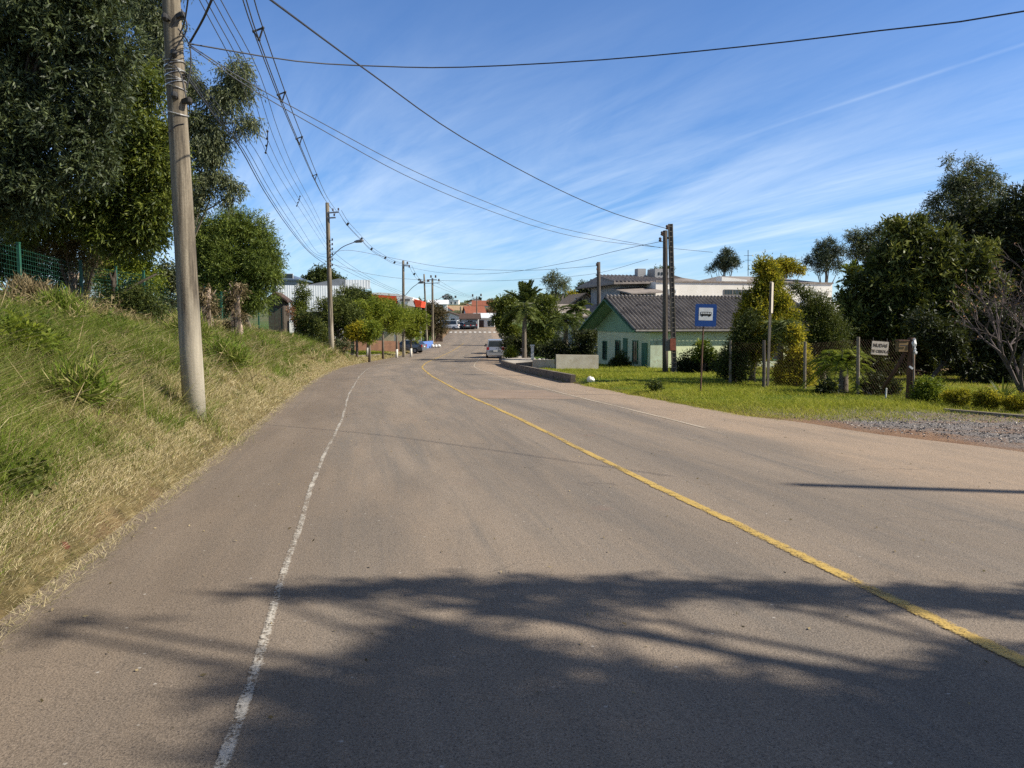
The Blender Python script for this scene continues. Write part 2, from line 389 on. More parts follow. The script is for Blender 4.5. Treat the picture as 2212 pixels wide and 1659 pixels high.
    M['grey_leaf'] = G('grey_green_leaves', [(0, (.035, .048, .022)), (.5, (.11, .13, .062)), (1, (.26, .27, .13))], .5, .3, .3)
    M['willow_leaf'] = G('feathery_leaves', [(0, (.025, .045, .008)), (.5, (.085, .125, .020)), (1, (.20, .24, .045))], .55, .3, .25)
    M['gold_leaf'] = G('golden_sprays', [(0, (.035, .05, .008)), (.4, (.19, .19, .016)), (.75, (.48, .39, .028)), (1, (.66, .52, .05))], .6, .5, .2)
    M['cedar_leaf'] = G('dark_conifer_sprays', [(0, (.014, .025, .007)), (.5, (.05, .068, .014)), (1, (.13, .145, .028))], .6, .2, .2)
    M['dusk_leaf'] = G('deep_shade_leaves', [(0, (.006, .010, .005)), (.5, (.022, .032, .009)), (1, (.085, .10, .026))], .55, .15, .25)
    M['mango_leaf'] = G('leathery_leaves', [(0, (.012, .018, .006)), (.5, (.045, .060, .013)), (.8, (.12, .14, .03)), (1, (.26, .26, .06))], .5, .2, .25)
    M['pine_leaf'] = G('pine_needles', [(0, (.020, .032, .016)), (.5, (.05, .072, .036)), (1, (.12, .14, .07))], .55, .1)
    M['palm_leaf'] = G('palm_leaflets', [(0, (.025, .042, .010)), (.5, (.075, .105, .022)), (1, (.20, .22, .06))], .6, .28, .2)
    M['dry_leaf'] = G('dead_leaves', [(0, (.045, .034, .016)), (.5, (.15, .112, .055)), (1, (.38, .30, .175))], .8, .2, .2)
    M['rust_leaf'] = G('rusty_leaves', [(0, (.08, .04, .03)), (.5, (.22, .10, .06)), (1, (.45, .22, .06))], .7, .2)
    M['blade'] = G('bank_grass_blades', [(0, (.065, .115, .010)), (.28, (.17, .235, .028)), (.5, (.28, .26, .085)), (.75, (.49, .40, .215)), (1, (.70, .60, .38))], .7, .3, .15)
    M['weed_leaf'] = G('bank_weed_leaves', [(0, (.022, .040, .008)), (.35, (.07, .11, .014)), (.55, (.16, .19, .03)), (.7, (.20, .15, .07)), (1, (.46, .36, .2))], .65, .3, .2)
    M['lawn_blade'] = G('lawn_blades', [(0, (.055, .10, .008)), (.5, (.285, .315, .030)), (.8, (.46, .43, .06)), (1, (.56, .48, .13))], .6, .45, .2)
    M['bark'] = plain('grey_bark', (.20, .165, .13), (.07, .055, .04), 6, .9, 0, .6, 22, None, (3, 3, .6))
    M['dark_bark'] = plain('dark_bark', (.09, .07, .052), (.03, .023, .017), 6, .9, 0, .6, 22, None, (3, 3, .6))
    M['pale_bark'] = plain('pale_bark', (.42, .36, .29), (.20, .165, .13), 5, .85, 0, .4, 18, None, (2, 2, .5))
    M['twig'] = plain('twigs', (.17, .115, .08), (.08, .05, .035), 6, .9)
    M['bare'] = plain('bare_branches', (.12, .088, .078), (.055, .04, .036), 5, .85)
    M['dead_wood'] = plain('dead_wood', (.50, .40, .30), (.16, .10, .07), 7, .9, 0, .8, 14, ((.07, .045, .03), 4, .55), (3, 3, .7))
    M['whitewash'] = plain('whitewashed_bark', (.72, .69, .62), (.5, .46, .4), 6, .9)
    # man made
    m, nt, p, out = new_mat('weathered_concrete_pole'); M['pole'] = m; co = objco(nt)
    st = noise(nt, mapped(nt, co, (9, 9, .45)), 1.3, 7, .7); sp = noise(nt, co, 34, 5, .7)
    c = ramp(nt, st, [(.36, (.045, .036, .026)), (.5, (.15, .122, .085)), (.68, (.31, .262, .19))])
    c = mix(nt, .45, c, ramp(nt, sp, [(.3, .5), (.6, 1.15)]), 'MULTIPLY')
    sz = N(nt, 'ShaderNodeSeparateXYZ'); nt.links.new(co, sz.inputs[0])
    c = mix(nt, ramp(nt, math_(nt, 'ADD', math_(nt, 'MULTIPLY', sz.outputs[2], .22), math_(nt, 'MULTIPLY', noise(nt, mapped(nt, co, (5, 5, .6)), 1.5, 5), .5)), [(.38, .7), (.72, 0)]), c, (.50, .45, .35))
    nt.links.new(c, p.inputs['Base Color']); p.inputs['Roughness'].default_value = .9; bump(nt, p, sp, .4, .012)
    M['wood_pole'] = plain('dark_wood_pole', (.14, .115, .095), (.045, .036, .03), 5, .9, 0, .5, 24, None, (5, 5, .35))
    M['post_wood'] = plain('grey_post_wood', (.30, .25, .19), (.12, .095, .07), 6, .9, 0, .4, 20, None, (4, 4, .5))
    M['red_post'] = plain('red_brown_wood', (.15, .075, .04), (.05, .028, .016), 5, .9, 0, .5, 20, None, (4, 4, .5))
    M['cable'] = plain('black_cable', (.035, .036, .042), (.02, .02, .024), 2, .6)
    M['wire'] = plain('grey_aluminium_wire', (.085, .09, .105), (.06, .062, .07), 2, .5)
    M['iron'] = plain('galvanised_iron', (.26, .26, .265), (.16, .16, .165), 8, .5, .6)
    M['rust_iron'] = plain('rusty_iron', (.17, .09, .055), (.07, .04, .03), 9, .8, .2)
    M['dark_iron'] = plain('dark_hardware', (.05, .048, .047), (.025, .024, .024), 9, .6, .3)
    M['porcelain'] = plain('brown_insulator', (.10, .06, .045), (.06, .035, .028), 5, .3)
    M['lamp_glass'] = plain('lamp_lens', (.62, .62, .58), (.5, .5, .46), 4, .25)
    M['silver_tape'] = plain('silver_strap', (.62, .62, .62), (.4, .4, .4), 14, .35, .7)
    M['green_paint'] = plain('green_fence_coating', (.018, .095, .06), (.012, .06, .04), 5, .55)
    M['blue_sign'] = plain('blue_sign_face', (.006, .055, .235), (.005, .045, .19), 4, .4)
    M['white_sign'] = plain('white_sign_face', (.74, .74, .72), (.6, .6, .57), 6, .5)
    M['dull_sign'] = plain('dusty_white_board', (.50, .44, .36), (.36, .31, .25), 6, .8)
    M['black_paint'] = plain('black_lettering', (.02, .02, .02), (.012, .012, .012), 4, .6)
    M['brown_paint'] = plain('brown_lettering', (.10, .075, .05), (.06, .045, .03), 6, .8)
    M['red_box'] = plain('faded_red_panel', (.40, .115, .065), (.26, .075, .045), 5, .7)
    M['grey_box'] = plain('grey_panel', (.20, .185, .165), (.12, .11, .10), 5, .8)
    M['green_wall'] = plain('mint_green_wall', (.70, .73, .45), (.58, .62, .38), 1.6, .85, 0, .2, 30, ((.30, .33, .24), 1.5, .62))
    M['green_gable'] = plain('mid_green_boards', (.27, .43, .26), (.21, .35, .21), 2, .8)
    M['green_trim'] = plain('dark_green_trim', (.075, .19, .10), (.05, .14, .075), 3, .7)
    M['plinth'] = plain('stained_plaster', (.48, .56, .42), (.34, .35, .25), 2.2, .9, 0, .3, 25, ((.30, .21, .13), 2.5, .58))
    M['glass'] = plain('dark_window_glass', (.025, .032, .035), (.015, .02, .022), 2, .12, 0, 0, 1, None, None, .6)
    M['fibro'] = plain('grey_fibro_cement', (.30, .27, .24), (.15, .132, .118), 1.3, .9, 0, .3, 30, ((.055, .046, .045), 2.6, .56))
    M['cream_wall'] = plain('cream_render', (.82, .78, .71), (.74, .70, .62), .9, .85, 0, .15, 20, ((.50, .45, .38), .8, .68))
    M['white_wall'] = plain('white_render', (.80, .78, .73), (.7, .67, .62), .9, .85)
    M['beige_wall'] = plain('beige_render', (.58, .48, .34), (.48, .4, .28), 1.2, .85)
    M['grey_wall'] = plain('grey_or_shaded_render', (.33, .33, .33), (.25, .25, .25), 1.2, .85)
    M['tile_grey'] = plain('weathered_grey_tiles', (.34, .29, .25), (.18, .155, .14), 2, .9, 0, .4, 20, ((.06, .05, .045), 2, .60))
    M['tile_tan'] = plain('tan_tiles', (.40, .28, .17), (.28, .19, .115), 2, .9, 0, .4, 20)
    M['tile_red'] = plain('red_clay_tiles', (.30, .10, .055), (.2, .065, .04), 1.5, .9, 0, .4, 14)
    M['tile_dark'] = plain('dark_brown_tiles', (.10, .06, .045), (.05, .032, .026), 2, .9, 0, .4, 20)
    M['metal_white'] = plain('white_ribbed_metal', (.74, .76, .78), (.64, .66, .68), .8, .5)
    M['metal_grey'] = plain('grey_metal_sheet', (.22, .235, .26), (.16, .17, .19), 1, .55, .2)
    M['metal_blue'] = plain('blue_grey_sheet', (.14, .19, .27), (.10, .14, .2), 1, .5, .2)
    M['red_panel'] = plain('orange_red_panel', (.72, .075, .02), (.60, .055, .015), .8, .5)
    M['concrete'] = plain('pale_concrete', (.50, .45, .38), (.33, .285, .23), 2.2, .9, 0, .4, 30, ((.20, .15, .10), 2.6, .60))
    M['low_wall'] = plain('whitish_wall', (.62, .56, .46), (.44, .37, .28), 1.8, .9, 0, .3, 30, ((.36, .25, .14), 2.0, .60))
    M['kerb'] = plain('kerb_stone', (.24, .20, .155), (.09, .07, .05), 3, .9, 0, .4, 30, ((.13, .085, .055), 3, .58))
    M['brick'] = plain('brown_brick_wall', (.27, .14, .085), (.17, .09, .06), 3, .9, 0, .4, 30)
    M['blue_wall'] = plain('blue_wall', (.10, .20, .50), (.08, .15, .38), 1.5, .8)
    M['car_silver'] = plain('silver_car_paint', (.42, .43, .45), (.38, .39, .41), 1, .28, .55)
    M['car_white'] = plain('white_car_paint', (.78, .78, .77), (.7, .7, .69), 1, .3)
    M['car_dark'] = plain('dark_car_paint', (.035, .038, .045), (.025, .028, .033), 1, .25, .3)
    M['car_grey'] = plain('grey_car_paint', (.17, .19, .21), (.14, .155, .17), 1, .3, .4)
    M['tyre'] = plain('tyre_rubber', (.022, .022, .022), (.014, .014, .014), 4, .9)
    M['tail'] = plain('red_lens', (.33, .02, .018), (.22, .014, .012), 3, .25)
    M['head'] = plain('clear_lens', (.6, .62, .64), (.45, .47, .5), 3, .15)
    M['plate'] = plain('number_plate', (.62, .62, .60), (.5, .5, .48), 5, .5)
    M['white_plastic'] = plain('white_plastic', (.78, .77, .73), (.6, .58, .54), 6, .6)
    M['yellow_box'] = plain('faded_yellow_box', (.22, .14, .05), (.12, .075, .03), 6, .8)
    M['clod'] = plain('red_earth_clod', (.17, .055, .03), (.09, .03, .018), 6, .95, 0, .6, 20)
build_materials()
# ------------------------------------------------------------------ world, sun, camera
AZ, EL = R(9), R(36)                       # sun to the right and a little behind the viewer
SUN = Vector((math.cos(EL) * math.cos(AZ), -math.cos(EL) * math.sin(AZ), math.sin(EL)))
def build_world():
    w = bpy.data.worlds.new('World'); SC.world = w; w.use_nodes = True; nt = w.node_tree; nt.nodes.clear()
    out = nt.nodes.new('ShaderNodeOutputWorld'); bg = nt.nodes.new('ShaderNodeBackground'); nt.links.new(bg.outputs[0], out.inputs[0])
    sky = N(nt, 'ShaderNodeTexSky', sky_type='NISHITA', sun_disc=False); sky.sun_elevation = EL; sky.sun_rotation = R(90) + AZ
    sky.altitude = 500; sky.air_density = 1.0; sky.dust_density = .25; sky.ozone_density = 2.2
    d = N(nt, 'ShaderNodeTexCoord').outputs['Generated']
    s = N(nt, 'ShaderNodeSeparateXYZ'); nt.links.new(d, s.inputs[0])
    z = math_(nt, 'ADD', math_(nt, 'MAXIMUM', s.outputs[2], 0), .11)
    cb = N(nt, 'ShaderNodeCombineXYZ'); nt.links.new(math_(nt, 'DIVIDE', s.outputs[0], z), cb.inputs[0]); nt.links.new(math_(nt, 'DIVIDE', s.outputs[1], z), cb.inputs[1])
    rot = N(nt, 'ShaderNodeVectorRotate', rotation_type='Z_AXIS'); rot.inputs['Angle'].default_value = R(-32); nt.links.new(cb.outputs[0], rot.inputs['Vector'])
    v = rot.outputs[0]
    wisp = noise(nt, mapped(nt, v, (1.25, .36, 1)), 1.0, 9, .62, 1.5)
    wisp2 = noise(nt, mapped(nt, v, (4.2, .55, 1), (0, 0, R(-9))), 1.0, 8, .62, 1.3)
    mask = ramp(nt, noise(nt, mapped(nt, v, (.34, .24, 1)), 1.0, 4, .5), [(.34, 0), (.66, 1)])
    low = ramp(nt, s.outputs[2], [(.02, 1), (.12, .92), (.21, .60), (.29, .24), (.38, .05)])
    a = ramp(nt, wisp, [(.36, 0), (.74, 1)]); b = ramp(nt, wisp2, [(.40, 0), (.80, 1)])
    f = math_(nt, 'MULTIPLY', math_(nt, 'ADD', math_(nt, 'MULTIPLY', a, .92), math_(nt, 'MULTIPLY', b, .48), True), math_(nt, 'MULTIPLY', low, math_(nt, 'ADD', math_(nt, 'MULTIPLY', mask, .72), .30)), True)
    # one thin vapour trail across the right half of the sky
    p1 = (at(1500, 330, 1.) - Vector((0, 0, EYE))).normalized(); p2 = (at(2212, 95, 1.) - Vector((0, 0, EYE))).normalized(); nn = p1.cross(p2).normalized()
    dp = N(nt, 'ShaderNodeVectorMath', operation='DOT_PRODUCT'); nt.links.new(d, dp.inputs[0]); dp.inputs[1].default_value = nn
    tr = ramp(nt, math_(nt, 'ADD', math_(nt, 'ABSOLUTE', dp.outputs['Value']), math_(nt, 'MULTIPLY', wisp2, .0025)), [(.0012, 1), (.0036, 0)])
    tr = math_(nt, 'MULTIPLY', tr, math_(nt, 'MULTIPLY', ramp(nt, s.outputs[0], [(.24, 0), (.42, 1)]), ramp(nt, wisp, [(.35, .25), (.6, .8)])))
    f = math_(nt, 'ADD', f, math_(nt, 'MULTIPLY', tr, .38), True)
    c = mix(nt, math_(nt, 'MULTIPLY', f, .80), mix(nt, 1.0, sky.outputs[0], (.70, .95, 1.30), 'MULTIPLY'), (7.8, 8.8, 9.7))
    c = mix(nt, ramp(nt, s.outputs[2], [(.40, 0), (.60, .75)]), c, (1.35, 1.42, 1.55))   # sky above the view greyed on purpose, for darker, less blue shadow fill
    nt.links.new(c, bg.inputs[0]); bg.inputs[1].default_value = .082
    L = bpy.data.lights.new('sun', 'SUN'); L.energy = 5.0; L.angle = R(.6); L.color = (1, .93, .80)
    o = bpy.data.objects.new('sun', L); COL.objects.link(o); o.rotation_euler = (-SUN).to_track_quat('-Z', 'Y').to_euler(); o.location = SUN * 60
    cam = bpy.data.cameras.new('camera'); co = bpy.data.objects.new('camera', cam); COL.objects.link(co)
    cam.lens = 36 * F / 2212; cam.sensor_width = 36; cam.clip_end = 6000; cam.clip_start = .05
    co.location = (0, 0, EYE); co.rotation_euler = (PI / 2 - PITCH, 0, 0); SC.camera = co
    SC.view_settings.view_transform = 'Standard'; SC.view_settings.look = 'None'; SC.view_settings.exposure = .62; SC.view_settings.gamma = 1
    SC.cycles.max_bounces = 6; SC.cycles.diffuse_bounces = 3; SC.cycles.transparent_max_bounces = 12
    SC.cycles.use_denoising = False
build_world()
# ------------------------------------------------------------------ ground, road, markings
def grid_sheet(name, xs_fn, ys, ncol, zfn, attrs, mat, uvfn=None, kind='structure'):
    rows = [xs_fn(y) for y in ys]; X = np.array(rows); Yg = np.repeat(np.array(ys)[:, None], ncol, 1)
    Z = zfn(X, Yg); nr = len(ys)
    me = bpy.data.meshes.new(name); co = np.stack([X, Yg, Z], 2).reshape(-1, 3)
    i = np.arange(nr - 1)[:, None] * ncol + np.arange(ncol - 1)[None]; i = i.ravel()
    fs = np.stack([i, i + 1, i + 1 + ncol, i + ncol], 1)
    me.vertices.add(len(co)); me.vertices.foreach_set('co', co.ravel().astype(np.float32))
    me.loops.add(fs.size); me.polygons.add(len(fs)); me.polygons.foreach_set('loop_start', np.arange(len(fs), dtype=np.int32) * 4)
    me.loops.foreach_set('vertex_index', fs.ravel().astype(np.int32)); me.update(calc_edges=True)
    for k, fn in attrs.items():
        a = me.attributes.new(k, 'FLOAT', 'POINT'); a.data.foreach_set('value', fn(X, Yg).ravel().astype(np.float32))
    if uvfn:
        U, V = uvfn(X, Yg); uv = np.stack([U.ravel(), V.ravel()], 1)[fs.ravel()]
        l = me.uv_layers.new(name='metres'); l.data.foreach_set('uv', uv.ravel().astype(np.float32))
    o = link(name, me, None, mat, True); o['kind'] = kind; return o
yg = np.concatenate([np.arange(-40, 0, 1.), np.arange(0, 30, .3), np.arange(30, 70, .6), np.arange(70, 180, 2.), np.arange(180, 600, 14.), np.array([700, 900, 1200, 1800, 3000.])])
sg = np.concatenate([[-2500, -1200, -600, -300, -160, -100], np.arange(-70, -30, 4.), np.arange(-30, -16, 1.), np.arange(-16, -4.5, .25), np.arange(-4.5, 4.5, .9), np.arange(4.5, 16, .25), np.arange(16, 30, 1.), np.arange(30, 70, 4.), [100, 160, 300, 600, 1200, 2500]])
def S_(X, Y): return X - cx(Y)
sm = lambda a, b, t: np.clip((t - a) / (b - a), 0, 1) ** 2 * (3 - 2 * np.clip((t - a) / (b - a), 0, 1))
def a_straw(X, Y):
    e = edgeL(Y) - S_(X, Y); return sm(-.35, -.02, e + .15 * lumps(X * 2, Y * 2)) * np.where(Y < 62, 1, .35)
def a_turf(X, Y):
    e = edgeL(Y) - S_(X, Y); f = S_(X, Y) - edgeR(Y)
    right = sm(.05, .4, f + .1 * lumps(X * 3, Y * 3)) * verge(Y) * (1 - .8 * sm(11, 14, f))
    left = np.where(Y < 60, .35 * sm(1.5, 5, e + lumps(X, Y)), sm(1.2, 2.0, e))
    return np.clip(right + left, 0, 1)
def a_gravel(X, Y):
    f = S_(X, Y) - edgeR(Y); return sm(.4, 1.6, f + .4 * lumps(X, Y)) * (1 - verge(Y)) * sm(6, 9, Y)
def a_far(X, Y): return sm(150, 230, Y + .0 * X) + (1 - sm(150, 230, Y)) * sm(60, 120, np.abs(X))
grid_sheet('ground', lambda y: cx(y) + sg, yg, len(sg), ground, {'straw': a_straw, 'turf': a_turf, 'gravel': a_gravel, 'far': a_far}, M['ground'])
yr = np.concatenate([np.arange(-14, 40, .4), np.arange(40, 110, 1.), np.arange(110, 176, 2.)])
tr_ = np.linspace(0, 1, 61)
def road_x(y): return cx(y) + edgeL(y) - .12 + (edgeR(y) - edgeL(y) + .3) * tr_ + .07 * np.sin(y * 2.3) * (tr_ < .01) + .1 * np.sin(y * 1.7 + 1) * (tr_ > .99)
def a_dust(X, Y):
    s = S_(X, Y); right = sm(-.3, .5, s - sR(Y) + .25 * np.sin(Y * .9)) * .95; left = (1 - sm(.02, .35, s - edgeL(Y))) * .30
    return np.clip(right + left, 0, 1)
def a_wheel(X, Y):
    s = S_(X, Y); g = lambda c, w: np.exp(-((s - c) / w) ** 2)
    return np.clip(g(-2.9, .4) * .5 + g(-1.0, .55) * .9 + g(.95, .5) + g(2.5, .45) * .9, 0, 1)
road_z = lambda X, Y: rz(Y) - .012 * np.abs(S_(X, Y)) * .5
grid_sheet('road', road_x, yr, 61, road_z, {'dust': a_dust, 'wheel': a_wheel, 'shoulder': lambda X, Y: 1 - sm(-.5, .7, S_(X, Y) - sL(Y) + .2 * np.sin(Y * .6))}, M['asphalt'], lambda X, Y: (S_(X, Y), Y))
def marking(name, sfn, w, y0, y1, mat, dy=.5, lift=.006):
    ys = np.arange(y0, y1, dy); t = np.linspace(-1, 1, 3)
    wv = lambda y: .006 * np.sin(y * 2.1) + .012 * np.sin(y * .5)
    return grid_sheet(name, lambda y: cx(y) + sfn(y) + wv(y) + t * w / 2, ys, 3, lambda X, Y: road_z(X, Y) + lift, {}, mat, lambda X, Y: (np.repeat(t[None], len(ys), 0), Y))
marking('edge_line', sL, .072, -6, 90, M['paint_white'])
marking('centre_line', lambda y: 0 * y, .14, -8, 120, M['paint_yellow'])
marking('side_line', sR, .11, 14, 90, M['paint_dusty'])
for k in range(10):
    marking('crossing_stripe', lambda y, k=k: -3.6 + k * .98 + 0 * y, .52, 154, 157.6, M['paint_crossing'], .5, .02)
# light rectangular repair patch right of the centre line
m, nt, p, out = new_mat('repair_patch'); pos = geopos(nt)
c = ramp(nt, noise(nt, pos, 1.6, 6, .65), [(.3, (.24, .175, .13)), (.7, (.34, .245, .175))]); c = mix(nt, .6, c, ramp(nt, noise(nt, pos, 95, 3, .7), [(.3, .35), (.7, 1.4)]), 'MULTIPLY')
uvn = N(nt, 'ShaderNodeUVMap', uv_map='metres').outputs[0]; e = N(nt, 'ShaderNodeSeparateXYZ'); nt.links.new(uvn, e.inputs[0])
k = math_(nt, 'ADD', math_(nt, 'MAXIMUM', math_(nt, 'ABSOLUTE', e.outputs[0]), math_(nt, 'ABSOLUTE', e.outputs[1])), math_(nt, 'MULTIPLY', noise(nt, pos, 2.2, 5, .7), .55))
nt.links.new(c, p.inputs['Base Color']); p.inputs['Roughness'].default_value = .9
tp = N(nt, 'ShaderNodeBsdfTransparent'); sx = N(nt, 'ShaderNodeMixShader'); nt.links.new(ramp(nt, k, [(1.02, .85), (1.3, 0)]), sx.inputs[0]); nt.links.new(tp.outputs[0], sx.inputs[2]); nt.links.new(p.outputs[0], sx.inputs[1])
nt.links.new(ramp(nt, k, [(1.02, .1), (1.3, 1)]), sx.inputs[0]); nt.links.new(sx.outputs[0], out.inputs[0])
tt9 = np.linspace(-1, 1, 9)
grid_sheet('road_patch', lambda y: cx(y) + 1.45 + tt9 * 1.4, np.linspace(21.2, 25.2, 9), 9, lambda X, Y: road_z(X, Y) + .005, {}, m, lambda X, Y: (np.repeat(tt9[None], 9, 0), np.repeat(tt9[:, None], 9, 1)))
# kerb along the right side, pavement behind it
def strip(name, s0, s1, z0, z1, y0, y1, mat, dy=.8):
    ys = np.arange(y0, y1 + .01, dy); mb = MB(); rows = []
    for y in ys:
        a = cx(y) + edgeR(y); zz = float(rz(y)); rows.append([(a + s0, y, zz + z0), (a + s0 + .02, y, zz + z1), (a + s1, y, zz + z1), (a + s1, y, zz + z0)])
    for r0, r1 in zip(rows, rows[1:]):
        for i in range(3): mb.quad(r0[i], r0[i + 1], r1[i + 1], r1[i])
    mb.quad(*rows[0]); mb.quad(*rows[-1][::-1])
    o = mb.build(name, mat); o['kind'] = 'structure'; return o
strip('kerb', .0, .2, -.1, .30, 30.0, 57, M['kerb']); strip('kerb', .0, .2, -.1, .17, 62, 150, M['kerb'], 2)
strip('pavement', .2, 2.6, -.1, .30, 46, 57, M['concrete']); strip('pavement', .2, 2.6, -.1, .165, 62, 150, M['concrete'], 2)
mb = MB()
a = float(cx(57) + edgeR(57)); z0 = float(rz(57))
mb.prism([(a - .02, 57, z0 - .1), (a + .3, 58.4, z0 - .1), (a + .9, 59.6, z0 - .1), (a + 2.6, 60, z0 - .1), (a + 2.6, 57, z0 - .1)], (0, 0, .40)); mb.build('pavement', M['concrete'])['kind'] = 'structure'
# ------------------------------------------------------------------ grass
def blades(name, X, Y, h, w, tint, mat, label, cat, lean=.5, wind=(0, 0)):
    n = len(X); Z = ground(X, Y) - .02; P = np.stack([X, Y, Z], 1)
    az = rng.uniform(0, 2 * PI, n); side = np.stack([np.cos(az), np.sin(az), np.zeros(n)], 1)
    ln = rng.normal(0, lean, (n, 2)); D = np.stack([ln[:, 0] + wind[0], ln[:, 1] + wind[1], np.ones(n)], 1)
    h = h[:, None]; w = w[:, None]
    m = P + D * h * .5 * np.array([.7, .7, 1]); t = P + D * h * np.array([1.35, 1.35, .85])
    V = np.stack([P - side * w / 2, P + side * w / 2, m - side * w * .42, m + side * w * .42, t - side * w * .1, t + side * w * .1], 1)
    o = quads_mesh(name, V, tint, mat, None, (float(X.mean()), float(Y.mean()), float(Z.min())), 2)
    return tag(o, label, cat, None, 'stuff')
def patch(x, y, f, seed):
    r = np.random.default_rng(seed); v = np.zeros(len(x))
    for k in range(6):
        a = r.uniform(0, 2 * PI); q = f * 1.7 ** (k * .6); v += np.sin((x * math.cos(a) + y * math.sin(a)) * q + r.uniform(0, 6)) / (1 + .5 * k)
    return v / 2.2
def left_bank():
    Xs = []; Ys = []; W = []; Hs = []; Ts = []
    for y0, y1, den, emax, w in ((2.6, 6, 2600, 3.6, .005), (6, 10, 2100, 6, .006), (10, 16, 1100, 9.5, .008), (16, 26, 560, 11, .012), (26, 40, 260, 11, .018), (40, 62, 130, 9, .026)):
        n = int((y1 - y0) * emax * den); y = rng.uniform(y0, y1, n); e = rng.uniform(-.22, emax, n)
        k = (e > .1) | (rng.uniform(size=n) < np.clip((e + .25) / .35, 0, 1) * .55); y = y[k]; e = e[k]
        x = cx(y) + edgeL(y) - e; Xs.append(x); Ys.append(y); W.append(w * rng.uniform(.6, 1.4, len(x)))
        gp = patch(x, y, .9, 3) + .5 * patch(x, y, 2.6, 5); dp = patch(x, y, .7, 11); dk = patch(x, y, 1.9, 41)
        green = np.clip(.06 + .80 * gp + .50 * sm(1.0, 2.8, e) - .85 * sm(3.7, 5.4, e) * (y < 30) + .22 * sm(24, 40, y), 0, .93)
        isg = rng.uniform(size=len(x)) < green
        t = np.where(isg, rng.normal(.22, .12, len(x)), rng.normal(.68, .14, len(x)) + .10 * dp)
        h = np.where(isg, rng.uniform(.14, .40, len(x)), rng.uniform(.08, .34, len(x))) * (.45 + .70 * sm(.2, 1.6, e)) * (1 + .35 * gp) * (1 - .45 * sm(3.2, 5.5, e))
        h = h * (1 + .55 * np.clip(dk, -.8, 1))     # ragged, uneven height
        h = np.maximum(.05, h) * np.where(e < .35, .42, 1)
        Hs.append(h); Ts.append(t)
        # matted straw lying at the foot of the bank
        n = int((y1 - y0) * 1.5 * den * 2.2); y = rng.uniform(y0, y1, n); e = np.where(rng.uniform(size=n) < .4, rng.uniform(-.2, .5, n), np.abs(rng.normal(.05, .75, n)) - .22 * rng.uniform(size=n)); x = cx(y) + edgeL(y) - e
        k = rng.uniform(size=n) < np.clip(.95 + .5 * patch(x, y, 3, 9), .3, 1); x, y = x[k], y[k]
        Xs.append(x); Ys.append(y); W.append(w * rng.uniform(.6, 1.3, len(x))); Hs.append(rng.uniform(.03, .10, len(x))); Ts.append(rng.normal(.80, .12, len(x)) - .25 * (rng.uniform(size=len(x)) < .12))
    # tussocks: blades fanning out from a shared root
    for y0, y1, num, emax, w in ((3, 8, 150, 5, .006), (8, 16, 330, 9, .009), (16, 30, 420, 9, .014), (30, 60, 420, 8, .026)):
        y = rng.uniform(y0, y1, num); e = rng.uniform(.35, emax, num); x = cx(y) + edgeL(y) - e; kk = rng.integers(30, 80, num); i = np.repeat(np.arange(num), kk); n = len(i)
        r = rng.uniform(.04, .16, num)[i]; a = rng.uniform(0, 2 * PI, n); q = np.sqrt(rng.uniform(0, 1, n))
        gx = patch(x, y, .9, 3); tg = np.where(rng.uniform(size=num) < .42 + .35 * gx, rng.normal(.2, .08, num), rng.normal(.62, .12, num))
        Xs.append(x[i] + r * q * np.cos(a)); Ys.append(y[i] + r * q * np.sin(a)); W.append(w * rng.uniform(.6, 1.3, n)); Hs.append((rng.uniform(.22, .52, num) * (1 - .3 * sm(4, 6, e)) * (.5 + .5 * sm(.3, 1.5, e)))[i] * rng.uniform(.5, 1.1, n)); Ts.append(tg[i] + rng.normal(0, .09, n))
    # longer grass crowding the foot of the near pole
    n = 900; q = at(421, 893, 11.8); a = rng.uniform(0, 2 * PI, n); r = .17 + np.abs(rng.normal(0, .22, n)); Xs.append(q.x + r * np.cos(a)); Ys.append(q.y + r * np.sin(a)); W.append(.007 * rng.uniform(.6, 1.3, n)); Hs.append(rng.uniform(.12, .42, n)); Ts.append(np.where(rng.uniform(size=n) < .55, rng.normal(.66, .12, n), rng.normal(.25, .08, n)))
    blades('bank_grass', np.concatenate(Xs), np.concatenate(Ys), np.concatenate(Hs), np.concatenate(W), np.concatenate(Ts), M['blade'], 'long half dry grass growing all over the roadside bank', 'grass', .75)
